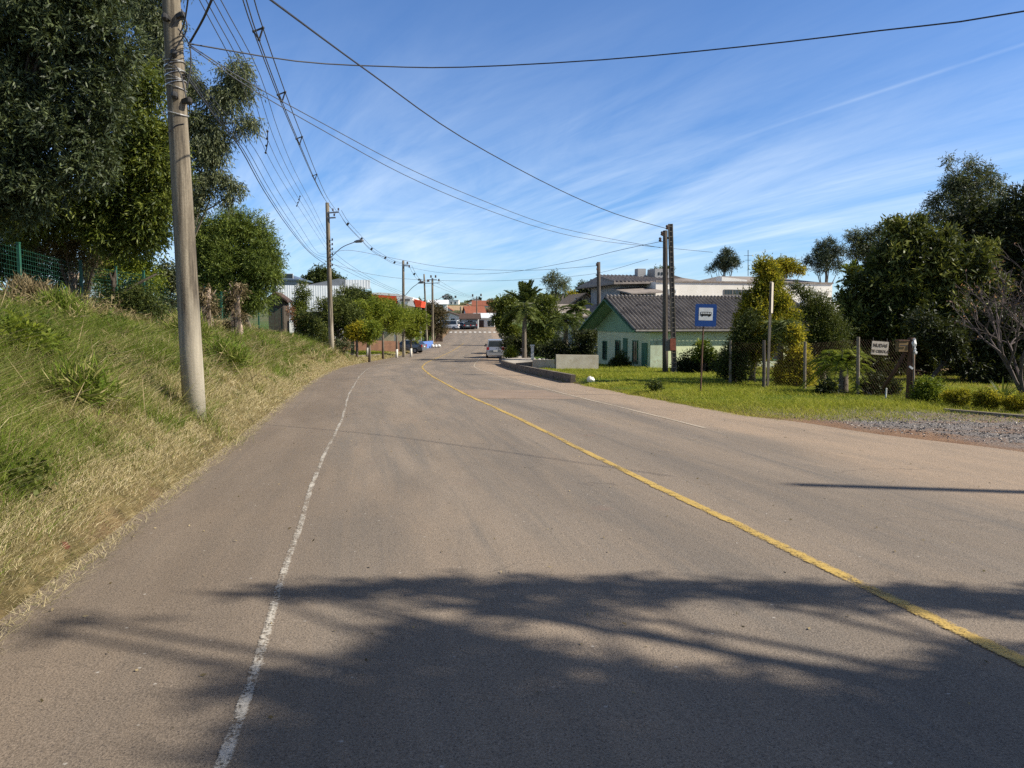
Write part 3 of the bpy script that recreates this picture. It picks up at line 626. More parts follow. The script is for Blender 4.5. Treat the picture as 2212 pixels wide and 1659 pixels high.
def right_lawn():
    Xs = []; Ys = []; W = []; Hs = []; Ts = []
    for y0, y1, den, w in ((14.8, 20, 1300, .009), (20, 27, 800, .012), (27, 38, 420, .016), (38, 50, 200, .022)):
        n = int((y1 - y0) * 20 * den * .75); y = rng.uniform(y0, y1, n); f = -.12 + 20 * rng.uniform(0, 1, n) ** 1.5
        x = cx(y) + edgeR(y) + f; k = (x / y < .70) & (f > .05 - .1 * rng.uniform(size=n) + .1 * np.sin(y * 4) * .5) & (rng.uniform(size=n) < verge(y) ** .6)
        y, f, x = y[k], f[k], x[k]; gp = patch(x, y, 1.3, 21)
        Xs.append(x); Ys.append(y); W.append(w * rng.uniform(.6, 1.4, len(x)))
        edge = sm(1.8, .1, f) * .8 + sm(18.2, 16.5, y) * .5
        dry = rng.uniform(size=len(x)) < .10 + .42 * edge * (gp + .6).clip(0, 1.2)
        Ts.append(np.where(dry, rng.normal(.88, .1, len(x)), rng.normal(.50, .13, len(x)) + .1 * gp))
        Hs.append(np.maximum(.03, rng.uniform(.05, .15, len(x)) * (1 + .55 * gp) * (1 - .45 * edge.clip(0, 1)) * (1 + .5 * (rng.uniform(size=len(x)) < .04))))
    blades('lawn_grass', np.concatenate(Xs), np.concatenate(Ys), np.concatenate(Hs), np.concatenate(W), np.concatenate(Ts), M['lawn_blade'], 'sunlit mown grass of the verge under the bus sign', 'grass', .5)
    n = 22000; y = rng.uniform(61, 92, n); e = rng.uniform(.9, 7, n); x = cx(y) + edgeL(y) - e
    blades('lawn_grass', x, y, rng.uniform(.06, .2, n), rng.uniform(.02, .045, n), rng.normal(.42, .12, n), M['lawn_blade'], 'green grass strip under the clipped round trees', 'grass', .5)
    n = 20000; y = rng.uniform(57, 110, n); e = rng.uniform(-.1, 1.6, n); x = cx(y) + edgeL(y) - e
    blades('dry_grass', x, y, rng.uniform(.05, .18, n), rng.uniform(.02, .045, n), rng.normal(.70, .14, n), M['blade'], 'straw coloured grass strip below the low wall', 'grass', .5)
def bank_weeds():
    """leafy weeds, dead stems and bramble mounds that nobody could count"""
    num = 820; y = 4 + 46 * rng.uniform(0, 1, num) ** 1.5; u = rng.uniform(size=num)
    e = np.where(u < .6, rng.uniform(1.2, 5.5, num), rng.uniform(4.4, 7.6, num)); x = cx(y) + edgeL(y) - e
    dry = (rng.uniform(size=num) < np.where(e > 4.4, .82, .24)); h = rng.uniform(.18, .5, num) * np.where((e > 4.6) & (y > 14), 1.5, 1) * np.minimum(1, .55 + y / 25); r = h * rng.uniform(.5, 1.0, num)
    k = rng.integers(50, 110, num); i = np.repeat(np.arange(num), k); n = len(i); d = unit(n); d[:, 2] = np.abs(d[:, 2])
    P = np.stack([x, y, ground(x, y)], 1)[i] + d * np.stack([r, r, h], 1)[i] * rng.uniform(.25, 1, n)[:, None]
    D = nrm(d * np.array([1, 1, .5]) + unit(n) * .8); sc = np.minimum(1.9, .45 + y / 16)[i]
    t = np.where(dry, rng.normal(.78, .08, num), rng.normal(.38, .12, num))[i] + rng.normal(0, .09, n)
    V = [leaves_V(P, D, rng.uniform(.05, .11, n) * sc * np.where(dry[i], 1.5, 1), rng.uniform(.018, .035, n) * sc * np.where(dry[i], .45, 1))]; T = [t]
    n = 4200; y = 3 + 52 * rng.uniform(0, 1, n) ** 1.4; e = rng.uniform(.5, 7.5, n); x = cx(y) + edgeL(y) - e; k = rng.uniform(size=n) < .35 + .5 * patch(x, y, 1.1, 31); x, y = x[k], y[k]; n = len(x)
    D = nrm(np.stack([rng.normal(0, .5, n), rng.normal(0, .5, n), np.ones(n)], 1)); V.append(leaves_V(np.stack([x, y, ground(x, y)], 1), D, rng.uniform(.3, .75, n), np.maximum(.006, y * .0011))); T.append(rng.normal(.85, .12, n))
    V = np.concatenate(V); T = np.concatenate(T)
    tag(quads_mesh('weeds', V, T, M['weed_leaf'], None, (-9, 20, 0)), 'rough weeds, dead stems and brambles scattered through the bank grass', 'weeds', None, 'stuff')
left_bank(); bank_weeds(); right_lawn()
# gravel stones on the yard entrance
def gravel():
    n = 9000; y = rng.uniform(8.5, 17, n); f = rng.uniform(.3, 9, n); x = cx(y) + edgeR(y) + f
    k = (x / y < .72) & (rng.uniform(size=n) < (1 - verge(y)) * sm(.3, 1.6, f + .5 * patch(x, y, 1.5, 5)) * (.35 + .65 * sm(10.5, 13, y)))
    x, y = x[k], y[k]; n = len(x); P = np.stack([x, y, ground(x, y)], 1)
    D = nrm(np.stack([rng.normal(size=n), rng.normal(size=n), rng.uniform(.2, .7, n)], 1)); S = nrm(np.cross(D, unit(n))); U = np.cross(D, S)
    r = rng.uniform(.012, .035, n)[:, None]
    top = P + np.array([0, 0, .6]) * r; c = [P + (S * math.cos(a) + U * math.sin(a)) * r * np.array([1, 1, .3]) for a in (0, PI / 2, PI, 3 * PI / 2)]
    V = np.concatenate([np.stack([c[0], c[1], top, top + D * r * .2], 1), np.stack([c[2], c[3], top, top + D * r * .2], 1), np.stack([c[1], c[2], top + S * r * .1, top], 1), np.stack([c[3], c[0], top, top + U * r * .1], 1)])
    m = leaf_mat('gravel_stones', [(0, (.07, .062, .056)), (.5, (.23, .20, .17)), (1, (.52, .46, .40))], .9, 0)
    o = quads_mesh('gravel', V, np.tile(rng.uniform(0, 1, n), 4), m, None, (float(x.mean()), float(y.mean()), float(P[:, 2].min())))
    tag(o, 'loose grey gravel spread over the yard entrance', 'gravel', None, 'stuff')
gravel()
# fallen leaves and pebbles strewn over the asphalt
def litter():
    n = 500; y = rng.uniform(2.6, 22, n) ; s = rng.uniform(-5.3, 5, n); x = cx(y) + s; z = road_z(x, y) + .006
    D = unit(n); D[:, 2] = np.abs(D[:, 2]) * .15; D = nrm(D)
    o = quads_mesh('leaf_litter', leaves_V(np.stack([x, y, z], 1), D, rng.uniform(.012, .04, n), rng.uniform(.008, .018, n)), rng.uniform(.3, 1, n), M['dry_leaf'], None, (0, 10, float(z.min())))
    tag(o, 'tiny dry leaf bits scattered over the asphalt', 'litter', None, 'stuff')
litter()
# ------------------------------------------------------------------ utility poles and cables
PW = 'utility poles along the street'
def pole_shaft(mb, base, top, r0, r1, n=14):
    base, top = Vector(base), Vector(top); mb.tube([base.lerp(top, i / 6) for i in range(7)], [r0 + (r1 - r0) * i / 6 for i in range(7)], n)
def insulator(mb, p, s=1.):
    mb.lathe(p, [(.02 * s, 0), (.05 * s, .02 * s), (.055 * s, .05 * s), (.03 * s, .07 * s), (.05 * s, .09 * s), (.05 * s, .12 * s), (.03 * s, .15 * s)], 8)
def street_lamp(t, a, mid, end):
    m = MB(); m.tube(spline([a, mid, end], 12), .028, 8); m.build('lamp_arm', M['iron'], t, True)
    a, b = Vector(mid), Vector(end); d = (b - a).normalized(); d.z *= .3; d.normalize()
    h = MB(); h.tube([b - d * .1, b + d * .08, b + d * .45, b + d * .62], [.05, .10, .11, .05], 8); hd = h.build('lamp_head', M['iron'], t, True)
    g = MB(); g.box(b + d * .32 + Vector((0, 0, -.10)), (.3, .12, .03), math.atan2(d.y, d.x)); g.build('lamp_lens', M['lamp_glass'], hd)
def near_pole():
    b = at(421, 893, 11.8); b.z = gz(b.x, b.y) - .25; tp = at(358, -210, 11.8)
    ax = lambda py: b.lerp(tp, (at(400, py, 11.8).z - b.z) / (tp.z - b.z))
    t = thing('utility_pole', 'thick weathered concrete pole in the bank grass, nearest of all', 'utility pole', b, PW)
    m = MB(); pole_shaft(m, b, tp, .172, .118, 24); m.build('shaft', M['pole'], t, True)
    m = MB()
    for k, py in enumerate(np.linspace(135, 190, 9)):
        c = ax(py); r = .150; tilt = .35 * math.sin(k * 2.1)
        m.tube([c + Vector((r * math.cos(q), r * math.sin(q), r * math.cos(q) * tilt)) for q in np.linspace(0, 2 * PI, 21)], .0075, 5, False)
    m.build('strap', M['silver_tape'], t)
    m = MB(); c = ax(245); r = .152
    m.tube([c + Vector((r * math.cos(q), r * math.sin(q), -.05 * math.cos(q + .6) )) for q in np.linspace(0, 2 * PI, 21)], .011, 6, False); m.build('strap', M['silver_tape'], t)
    for py, ang in ((40, -.5), (125, -1.2), (215, -1.3), (222, -.4), (50, -1.6)):
        m = MB(); c = ax(py); d = Vector((math.cos(ang), math.sin(ang), 0)); m.beam(c + d * .13, c + d * .24 + Vector((0, 0, .02)), .06, .08); m.blob(c + d * .24, (.05, .05, .06), 3, 8, .1); m.build('cable_clamp', M['dark_iron'], t)
    for pts in ([(392, 20), (404, 60), (380, 105), (362, 140)], [(385, 62), (408, 95), (412, 140), (404, 190)], [(370, 60), (385, 45), (400, 40)], [(365, 285), (380, 272), (397, 268)], [(378, 140), (392, 165), (402, 210)]):
        m = MB(); m.tube(spline([at(p[0], p[1], 11.8 - .19) for p in pts], 14), .011, 6); m.build('tied_cable', M['cable'], t)
    mb = MB(); top = ax(-130)
    mb.beam(top + Vector((-.1, 0, 0)), top + Vector((.75, .05, 0)), .08); mb.build('crossarm', M['iron'], t)
    for k in (.45, .7): m = MB(); insulator(m, top + Vector((k, .03, .05))); m.build('insulator', M['porcelain'], t)
    return t
near_pole()
def street_pole(label, px, pyb, pyt, Y, mat='pole', r0=.16, r1=.10, lean=0, arms=(), ins=(), lamp=None, rack=None):
    b = at(px, pyb, Y); zg = gz(b.x, b.y); b.z = min(b.z, zg) - .1; tp = at(px + lean, pyt, Y)
    t = thing('utility_pole', label, 'utility pole', b, PW)
    m = MB(); pole_shaft(m, b, tp, r0, r1); m.build('shaft', M[mat], t, True)
    for (xa, ya, xb, yb) in arms:
        m = MB(); m.beam(at(xa, ya, Y - .12), at(xb, yb, Y - .12), .09, .11); m.build('crossarm', M['iron' if mat == 'pole' else 'dark_iron'], t)
    for (xa, ya) in ins:
        m = MB(); insulator(m, at(xa, ya, Y - .12), max(1, Y / 45)); m.build('insulator', M['porcelain'], t)
    if rack:
        for py in rack:
            m = MB(); insulator(m, at(px + lean * .6 + 8 * 49 / Y, py, Y - .1), 1.1); m.beam(at(px + lean * .6, py - 1, Y - .1), at(px + lean * .6 + 8 * 49 / Y, py - 1, Y - .1), .03); m.build('insulator', M['dark_iron'], t)
    if lamp: street_lamp(t, *[at(p[0], p[1], Y - .3 * i) for i, p in enumerate(lamp)])
    return t
street_pole('tall concrete pole with curved lamp arm where the bank ends', 716, 757, 438, 54, lean=-9, r0=.19, r1=.13, arms=((706, 460, 732, 458), (707, 471, 725, 470)), ins=((719, 456), (731, 455), (722, 467)), lamp=((711, 560), (738, 535), (768, 522)), rack=(520, 530, 540, 551, 563, 575))
street_pole('concrete pole with lamp arm in the dry grass beside the clipped trees', 872, 760, 563, 79, lean=-1, r0=.17, r1=.12, arms=((869, 573, 882, 573),), ins=((880, 571), (884, 578)), lamp=((874, 640), (890, 622), (905, 611)))
street_pole('slim concrete pole with crossarm behind the bare brown hedge', 922, 700, 592, 122, lean=-6, r0=.17, r1=.12, arms=((905, 612, 935, 612),), ins=((908, 609), (926, 609)))
street_pole('concrete pole with cluttered crossarm beside the white bags', 935, 737, 601, 112, lean=-1, r0=.19, r1=.14, arms=((922, 612, 950, 611), (926, 604, 944, 604)), ins=((924, 609), (931, 600), (941, 600), (948, 608)), lamp=((936, 655), (945, 648), (957, 640)))
street_pole('short pale pole near the far junction', 995, 708, 662, 172, r0=.22, r1=.18, lean=0)
street_pole('far thin pole with crossarm in front of the red roof', 1030, 713, 640, 176, r0=.15, r1=.12, arms=((1019, 644, 1042, 643),), ins=((1021, 641), (1039, 640)))
street_pole('dark wooden pole rising behind the green house gable', 1294, 790, 566, 57, 'wood_pole', .17, .13, -1, ins=((1289, 574), (1290, 584)))
# two dark poles side by side with a meter box
def twin(label, px, pyb, pxt, pyt, Y, box=False):
    b = at(px, pyb, Y); b.z = gz(b.x, b.y) - .1; tp = at(pxt, pyt, Y)
    t = thing('utility_pole', label, 'utility pole', b, 'pair of dark poles before the green house')
    m = MB(); d = (tp - b)
    if box:
        m.beam(b, tp, .20, .16); m.build('shaft', M['wood_pole'], t)
        g = MB()
        for sgn in (-1, 1):
            g.beam(b + Vector((sgn * .10, -.085, 0)), tp + Vector((sgn * .085, -.085, 0)), .035, .03)
        for k in range(30): p = b + d * (k + .5) / 30; g.beam(p + Vector((-.09, -.085, 0)), p + Vector((.09, -.085, 0)), .045, .02)
        g.build('flange', M['post_wood'], t)
    else:
        pole_shaft(m, b, tp, .14, .105, 12); m.build('shaft', M['wood_pole'], t, True)
    return t
t1 = twin('dark round pole with insulators, shorter of the pair before the green house', 1437, 812, 1437, 498, 36)
for px, py in ((1430, 509), (1426, 522)): m = MB(); m.beam(at(px, py, 35.9), at(1437, py, 35.9), .03); insulator(m, at(px, py, 35.9), 1.3); m.build('insulator', M['porcelain'], t1)
m = MB(); m.beam(at(1437, 514, 36), at(1449, 514, 36), .09, .05); m.build('crossarm', M['iron'], t1)
t2 = twin('ribbed square pole with red meter box, taller of the pair', 1456, 812, 1448, 484, 36, True)
m = MB(); m.box(at(1446, 745, 35.72), (.34, .16, .56)); bx = m.build('meter_box', M['grey_box'], t2)
m = MB(); m.box(at(1453.5, 744, 35.62), (.25, .06, .54)); m.build('door', M['red_box'], bx)
m = MB(); m.tube([at(1452, 733, 35.7), at(1450, 650, 35.8), at(1446, 530, 35.85)], .022, 6); m.build('conduit', M['dark_iron'], t2)
m = MB(); insulator(m, at(1441, 496, 35.9), 1.4); m.build('insulator', M['porcelain'], t2)
# pole just right of the frame: it carries the street crossing cable, and its shadow lies on the road
def side_pole():
    b = Vector((16.6, 6.2, 0)); b.z = gz(b.x, b.y) - .1
    t = thing('utility_pole', 'concrete pole standing right of the gravel entrance', 'utility pole', b, PW); m = MB(); pole_shaft(m, b, b + Vector((0, 0, 10.0)), .16, .1); m.build('shaft', M['pole'], t, True)
side_pole()
def cable(label, pts, r=.014, mat='cable', group='overhead cables', cat='cable', name='cable', n=28):
    m = MB(); m.tube(spline(pts, n), r, 5, False)
    return tag(m.build(name, M[mat], None, True), label, cat, group)
def A(*l): return [at(*p) for p in l]
Pl2 = 53.8
def spacer_cable():
    t = thing('spacer_cable', 'bundle of three spaced power lines running down to the lamp pole', 'power line', at(600, 205, 17))
    def run(dx, dy, dz): return [p + Vector((dx, dy, dz)) for p in A((468, -190, 9.2), (525, 0, 12.3), (548, 68, 13.6), (600, 205, 17), (640, 300, 21.5), (675, 380, 29), (700, 428, 41), (722, 458, Pl2))]
    runs = [run(0, 0, 0), run(.16, 0, .06), run(.09, 0, -.14)]
    for q in runs:
        m = MB(); m.tube(spline(q, 40), .011, 5, False); m.build('conductor', M['wire'], t, True)
    for px, py, Y in ((548, 68, 13.6), (600, 205, 17), (640, 300, 21.5), (675, 380, 29)):
        m = MB(); c = at(px, py, Y); P = [c, c + Vector((.16, 0, .06)), c + Vector((.09, 0, -.14))]
        for i in range(3): m.beam(P[i], P[(i + 1) % 3], .024, .024); m.blob(P[i], (.028, .04, .028), i, 6, .1)
        m.build('spacer', M['dark_iron'], t)
spacer_cable()
def spacer_cable2():
    t = thing('spacer_cable', 'spaced power lines sagging from the lamp pole to the next pole', 'power line', at(770, 500, 62))
    pts = A((731, 457, Pl2), (748, 483, 57), (778, 515, 62), (800, 537, 66), (830, 556, 71.5), (850, 566, 75), (880, 572, 78.8))
    for dx, dz in ((0, 0), (.2, .08), (.1, -.18)):
        m = MB(); m.tube(spline([p + Vector((dx, 0, dz)) for p in pts], 36), .014, 5, False); m.build('conductor', M['wire'], t, True)
    for p in pts[1:6]:
        m = MB(); c = p + Vector((.1, 0, -.04)); m.box(c, (.15, .05, .24), 0, .6); m.build('spacer', M['dark_iron'], t)
    t = thing('spacer_cable', 'small spaced power lines leaving the pole beside the clipped trees', 'power line', at(890, 590, 90))
    pts = A((884, 576, 78.9), (893, 592, 88), (903, 604, 98), (924, 610, 112))
    for dx, dz in ((0, 0), (.25, .1)):
        m = MB(); m.tube(spline([p + Vector((dx, 0, dz)) for p in pts], 24), .016, 5, False); m.build('conductor', M['wire'], t, True)
    for p in pts[1:3]:
        m = MB(); m.box(p + Vector((.1, 0, 0)), (.2, .06, .26), 0, .6); m.build('spacer', M['dark_iron'], t)
spacer_cable2()
G1 = 'telephone cables from the near pole'; G2 = 'thin wires along the left poles'; G3 = 'service wires over the street'
cable('thick black cable sweeping across the sky from the near pole to the right edge', A((408, 94, 11.7), (640, 132, 13.5), (820, 143, 14.5), (1000, 145, 15), (1300, 129, 14.6), (1600, 101, 13.5), (1900, 66, 12.2), (2212, 24, 10.8), (3300, -200, 7.6)), .012)
cable('black cable falling diagonally to the taller dark pole', A((380, -150, 5.5), (585, 0, 9), (800, 158, 14), (1000, 298, 20), (1200, 406, 27.5), (1330, 462, 32), (1441, 494, 35.9)), .014)
cable('black wire rising steeply from the strapped pole, upper one', A((388, 75, 11.6), (399, 45, 10.6), (410, -30, 9.3)), .011, group=G1)
cable('black wire crossing the thin wires above the strapped pole', A((409, 92, 11.6), (438, 40, 10.6), (468, -30, 9.3)), .009, group=G1)
cable('black wire beside the crossing wire above the strapped pole', A((412, 92, 11.6), (441, 40, 10.6), (472, -30, 9.3)), .008, group=G1)
for k, (dx, r, lab) in enumerate(((0, .016, 'thickest telephone cable drooping from the strapped pole to the lamp pole'), (5, .011, 'telephone cable just above the thickest drooping one'), (14, .009, 'middle telephone cable through the grey green sprays'), (30, .008, 'uppermost telephone cable through the grey green sprays'))):
    cable(lab, A((402 + dx * .2, 165 - k * 6, 11.7), (472 + dx * .6, 262 - k * 4, 17), (520 + dx, 322, 22), (570 + dx, 412, 30), (622 + dx * .9, 490, 40), (668 + dx * .6, 545, 48), (709, 575 - k * 9, Pl2)), r, group=G1)
for k in range(4):
    x0 = (428, 442, 458, 474)[k]
    cable(('leftmost', 'second', 'third', 'rightmost')[k] + ' of four thin wires coming down from the top left sky', A((x0 - 22, -60, 9.6), (x0 + 3, 0, 10.8), (522 + k * 13, 178 + k * -6, 16), (562 + k * 13, 300 - k * 6, 22), (606 + k * 10, 386 - k * 6, 29), (660 + k * 5, 470 - k * 9, 41), (711, 548 - k * 10, Pl2)), .0075, 'wire', G2, 'wire', 'wire')
for pa, pb, lab in ((A((578, 284, 21), (574, 330, 22)), None, 'small dark wire spacer hanging high between the thin wires'), (A((648, 424, 34), (641, 445, 35)), None, 'small dark wire spacer hanging low between the thin wires')):
    m = MB(); m.tube([pa[0], pa[0].lerp(pa[1], .5) + Vector((.03, 0, 0)), pa[1]], .013, 6)
    for q in (0, .33, .66, 1): m.blob(pa[0].lerp(pa[1], q), (.035, .03, .035), 2, 6, .1)
    tag(m.build('wire_spacer', M['dark_iron']), lab, 'wire spacer', 'wire spacers')
cable('upper of two long service wires from the strapped pole to the dark pair', A((408, 96, 11.7), (540, 180, 14.5), (700, 268, 18), (870, 358, 22.5), (1020, 424, 27), (1180, 484, 32), (1310, 514, 35.5), (1426, 535, 36)), .0095, 'wire', G3, 'wire', 'wire')
cable('lower of two long service wires from the strapped pole to the dark pair', A((406, 98, 11.7), (540, 190, 14.5), (700, 283, 18), (870, 376, 22.5), (1020, 441, 27), (1180, 496, 32), (1310, 522, 35.5), (1540, 545, 37)), .0095, 'wire', G3, 'wire', 'wire')
cable('service wire from the lamp pole to the pole behind the green house', A((716, 545, 54), (760, 541, 55), (850, 558, 57), (950, 576, 59), (1060, 583, 60), (1170, 583, 59.5), (1290, 574, 57)), .013, 'wire', G3, 'wire', 'wire')
cable('sagging service wire under the one to the pole behind the green house', A((716, 570, 54), (800, 592, 56), (900, 604, 59), (1050, 607, 61), (1180, 601, 60), (1291, 590, 57), (1400, 560, 50)), .011, 'wire', G3, 'wire', 'wire')
cable('wire rising to the shorter dark pole across the white clouds', A((872, 575, 79), (960, 590, 70), (1080, 590, 58), (1220, 568, 46), (1340, 540, 39), (1426, 522, 35.9)), .011, 'wire', G3, 'wire', 'wire')
for k in range(3):
    cable('thin wire between lamp pole and the next pole, ' + ('highest', 'middle', 'lowest')[k] + ' of three', A((715, 540 + k * 14, Pl2), (760, 575 + k * 8, 61), (820, 610 + k * 4, 70), (871, 632 + k * 4, 78.8)), .011, 'wire', G2, 'wire', 'wire')
for k in range(3):
    cable('thin wire from the cluttered crossarm to the far thin pole, ' + ('highest', 'middle', 'lowest')[k] + ' of three', A((948 - k * 6, 606 + k * 5, 112), (985, 627 + k * 4, 143), (1022 + k * 4, 641 + k * 3, 176)), .017, 'wire', G2, 'wire', 'wire')
# ------------------------------------------------------------------ vegetation on the left
def hit(px, py, y0=2.0, y1=220):
    for Y in np.arange(y0, y1, .05 if y1 < 60 else .1):
        p = at(px, py, Y)
        if p.z <= gz(p.x, p.y): return p
    return at(px, py, y1)
def gpt(x, y, dz=-.1): return Vector((x, y, gz(x, y) + dz))
TL = 'tall trees behind the green fence'
tree('broadleaf_tree', 'huge dark tree with slender silvery leaves filling the top left corner', 'tree', gpt(-14.6, 20.5), pxc([(15, 50, 105), (120, 30, 105), (55, 170, 115, .4), (180, 140, 85), (35, 295, 105), (145, 275, 85), (215, 225, 55), (85, 390, 75), (190, 345, 60), (10, 420, 80), (235, 90, 62), (-60, 200, 120), (-50, 380, 100), (60, -90, 120), (180, -60, 100)], 19.5), M['dark_leaf'], M['dark_bark'], .2, 14500, 8, .42, .165, .042, 15, .33, 1.0, TL, at(100, 120, 20), .18, .5, .22, .8, 22, .8)
tree('broadleaf_tree', 'yellowish green leafy tree right behind the near concrete pole', 'tree', gpt(-15.6, 28.0), pxc([(262, 205, 50), (320, 180, 40), (345, 300, 34), (350, 380, 34), (340, 490, 40), (230, 510, 40), (190, 460, 45), (310, 510, 30), (300, 270, 62), (330, 360, 52), (285, 380, 55), (210, 430, 58), (325, 455, 45), (140, 445, 60), (275, 490, 42), (60, 450, 62), (348, 420, 30), (240, 300, 50)], 24.5), M['mid_leaf'], M['dark_bark'], .16, 10500, 8, .5, .16, .045, 10, .45, .9, TL, at(270, 330, 27), .35, .55, .2, .8, 12)
tree('eucalyptus_tree', 'airy eucalyptus with grey green hanging sprays against the sky', 'tree', gpt(-13.6, 33), pxc([(420, 250, 48), (432, 330, 48), (478, 215, 46), (505, 158, 34), (520, 190, 26), (388, 150, 40), (345, 60, 48), (300, 15, 58), (405, 190, 40), (525, 258, 22), (545, 258, 14), (470, 290, 30), (440, 385, 30), (478, 372, 20), (500, 398, 16), (490, 425, 14), (455, 415, 14), (400, 430, 40), (515, 400, 12), (360, -30, 50), (470, 330, 22), (335, 130, 45)], 31), M['grey_leaf'], M['pale_bark'], .14, 8200, 7, .45, .17, .038, 8, .40, .8, TL, at(392, 200, 32), .65, .5, .2, .75, 30)
tree('willow_tree', 'round dense feathery green tree right of the near pole', 'tree', gpt(-15.6, 46), pxc([(512, 560, 75), (448, 525, 62), (565, 580, 52), (505, 630, 62), (440, 605, 55), (590, 560, 30), (552, 512, 46), (500, 505, 44), (530, 500, 36), (485, 490, 34), (420, 500, 30), (590, 600, 20), (560, 640, 38), (450, 660, 40), (470, 560, 60)], 44.5), M['willow_leaf'], M['bark'], .2, 15500, 7, .5, .21, .042, 13, .36, 1.0, TL, None, .1, .64, .2, .9, 12)
GS = 'shrubs along the green fence'
bush('shrub', 'dark tangled shrub with dry brown twigs behind the fence at far left', pxc([(20, 545, 60), (90, 535, 55), (150, 555, 48), (180, 510, 30), (-30, 530, 60), (60, 600, 50), (140, 610, 40)], 26.5), M['dusk_leaf'], 4200, 6, .4, .13, .045, GS, .2, .66, .25)
bush('shrub', 'brownish dry vine shrub hanging over the fence post', pxc([(150, 520, 34), (190, 525, 25), (200, 560, 22), (120, 540, 30)], 25.6), M['dry_leaf'], 750, 6, .4, .10, .025, GS, .4, .35, .2)
bush('shrub', 'light green leafy shrub behind the fence between two posts', pxc([(235, 585, 38), (285, 590, 34), (320, 600, 28), (265, 560, 30), (245, 640, 30), (300, 635, 26), (225, 560, 24), (310, 570, 22)], 31.5), M['bright_leaf'], 3400, 6, .4, .13, .045, GS, .2, .62, .2)
bush('shrub', 'pale flowering shrub touching the near concrete pole', pxc([(350, 610, 24), (362, 580, 20), (345, 640, 18), (385, 610, 26), (360, 660, 20)], 33), M['grey_leaf'], 900, 5, .35, .13, .06, GS, .2, .75, .25)
bush('shrub', 'dark brambles at the foot of the fence left of the pole', pxc([(300, 640, 30), (250, 650, 26), (335, 660, 26), (210, 690, 24), (290, 690, 24)], 25), M['cedar_leaf'], 1500, 6, .4, .12, .03, GS, .4, .45, .25)
for lab, px, py, rr, mt, n, L in (('bright leafy weed clump at the left edge of the bank', 25, 765, 52, 'bright_leaf', 800, .10), ('tall bright green grass clump high on the bank', 130, 705, 42, 'bright_leaf', 700, .26), ('green grass clump low on the bank left of the pole', 165, 870, 24, 'mid_leaf', 420, .2), ('small dark leafed weed near the road at far left', 18, 1050, 20, 'cedar_leaf', 220, .05), ('dusty brown weed heap on the upper bank', 230, 660, 48, 'dry_leaf', 900, .22), ('pale straw heap below the fence at far left', 60, 670, 45, 'dry_leaf', 900, .24), ('green tussock right behind the near concrete pole', 480, 800, 34, 'bright_leaf', 500, .3), ('green tussock on the bank under the dead stumps', 400, 745, 38, 'mid_leaf', 600, .3)):
    p = hit(px, py, 3, 50); r = wpx(rr, p.y)
    if L > .15 and mt != 'dry_leaf': mt = 'blade'
    bush('weed_clump', lab, [(p + Vector((0, 0, r * .5)), r * .8), (p + Vector((r * .7, .1, r * .3)), r * .55), (p + Vector((-r * .7, .1, r * .3)), r * .55)], M[mt], n, 4, .25, L, .02 if L > .15 else .035, 'weed clumps in the bank grass', -.45 if L > .15 else .1, .30 if mt == 'blade' else .6, .14, cat='weeds')
def fence_green():
    pts = [Vector((-13.3, 16.0)), Vector((-13.7, 21.6)), Vector((-14.0, 25.2)), Vector((-14.3, 28.0)), Vector((-14.25, 30.0)), Vector((-14.5, 33.5)), Vector((-14.9, 37.5)), Vector((-15.4, 41)), Vector((-15.8, 44.5)), Vector((-16.4, 50)), Vector((-17, 57))]
    t = thing('mesh_fence', 'green coated wire mesh fence along the top of the bank', 'fence', gpt(-14.3, 30, 0)); P = [gpt(p.x, p.y, 0) for p in pts]
    for p in P:
        m = MB(); m.beam(p + Vector((0, 0, -.2)), p + Vector((0, 0, 1.95)), .075); m.box(p + Vector((0, 0, 1.97)), (.09, .09, .04)); m.build('post', M['green_paint'], t)
    for a, b in zip(P, P[1:]):
        m = MB(); L = (b - a).length; n = int(L / .12); H = Vector((0, 0, 1.85)); w = .006
        d = (b - a).normalized() * w
        for k in range(n): q = a.lerp(b, k / n); m.quad(q, q + d, q + d + H, q + H)
        for k in range(15):
            h = Vector((0, 0, .05 + k * .125)); g = Vector((0, 0, w)); m.quad(a + h, b + h, b + h + g, a + h + g)
        m.build('mesh_panel', M['green_paint'], t)
fence_green()
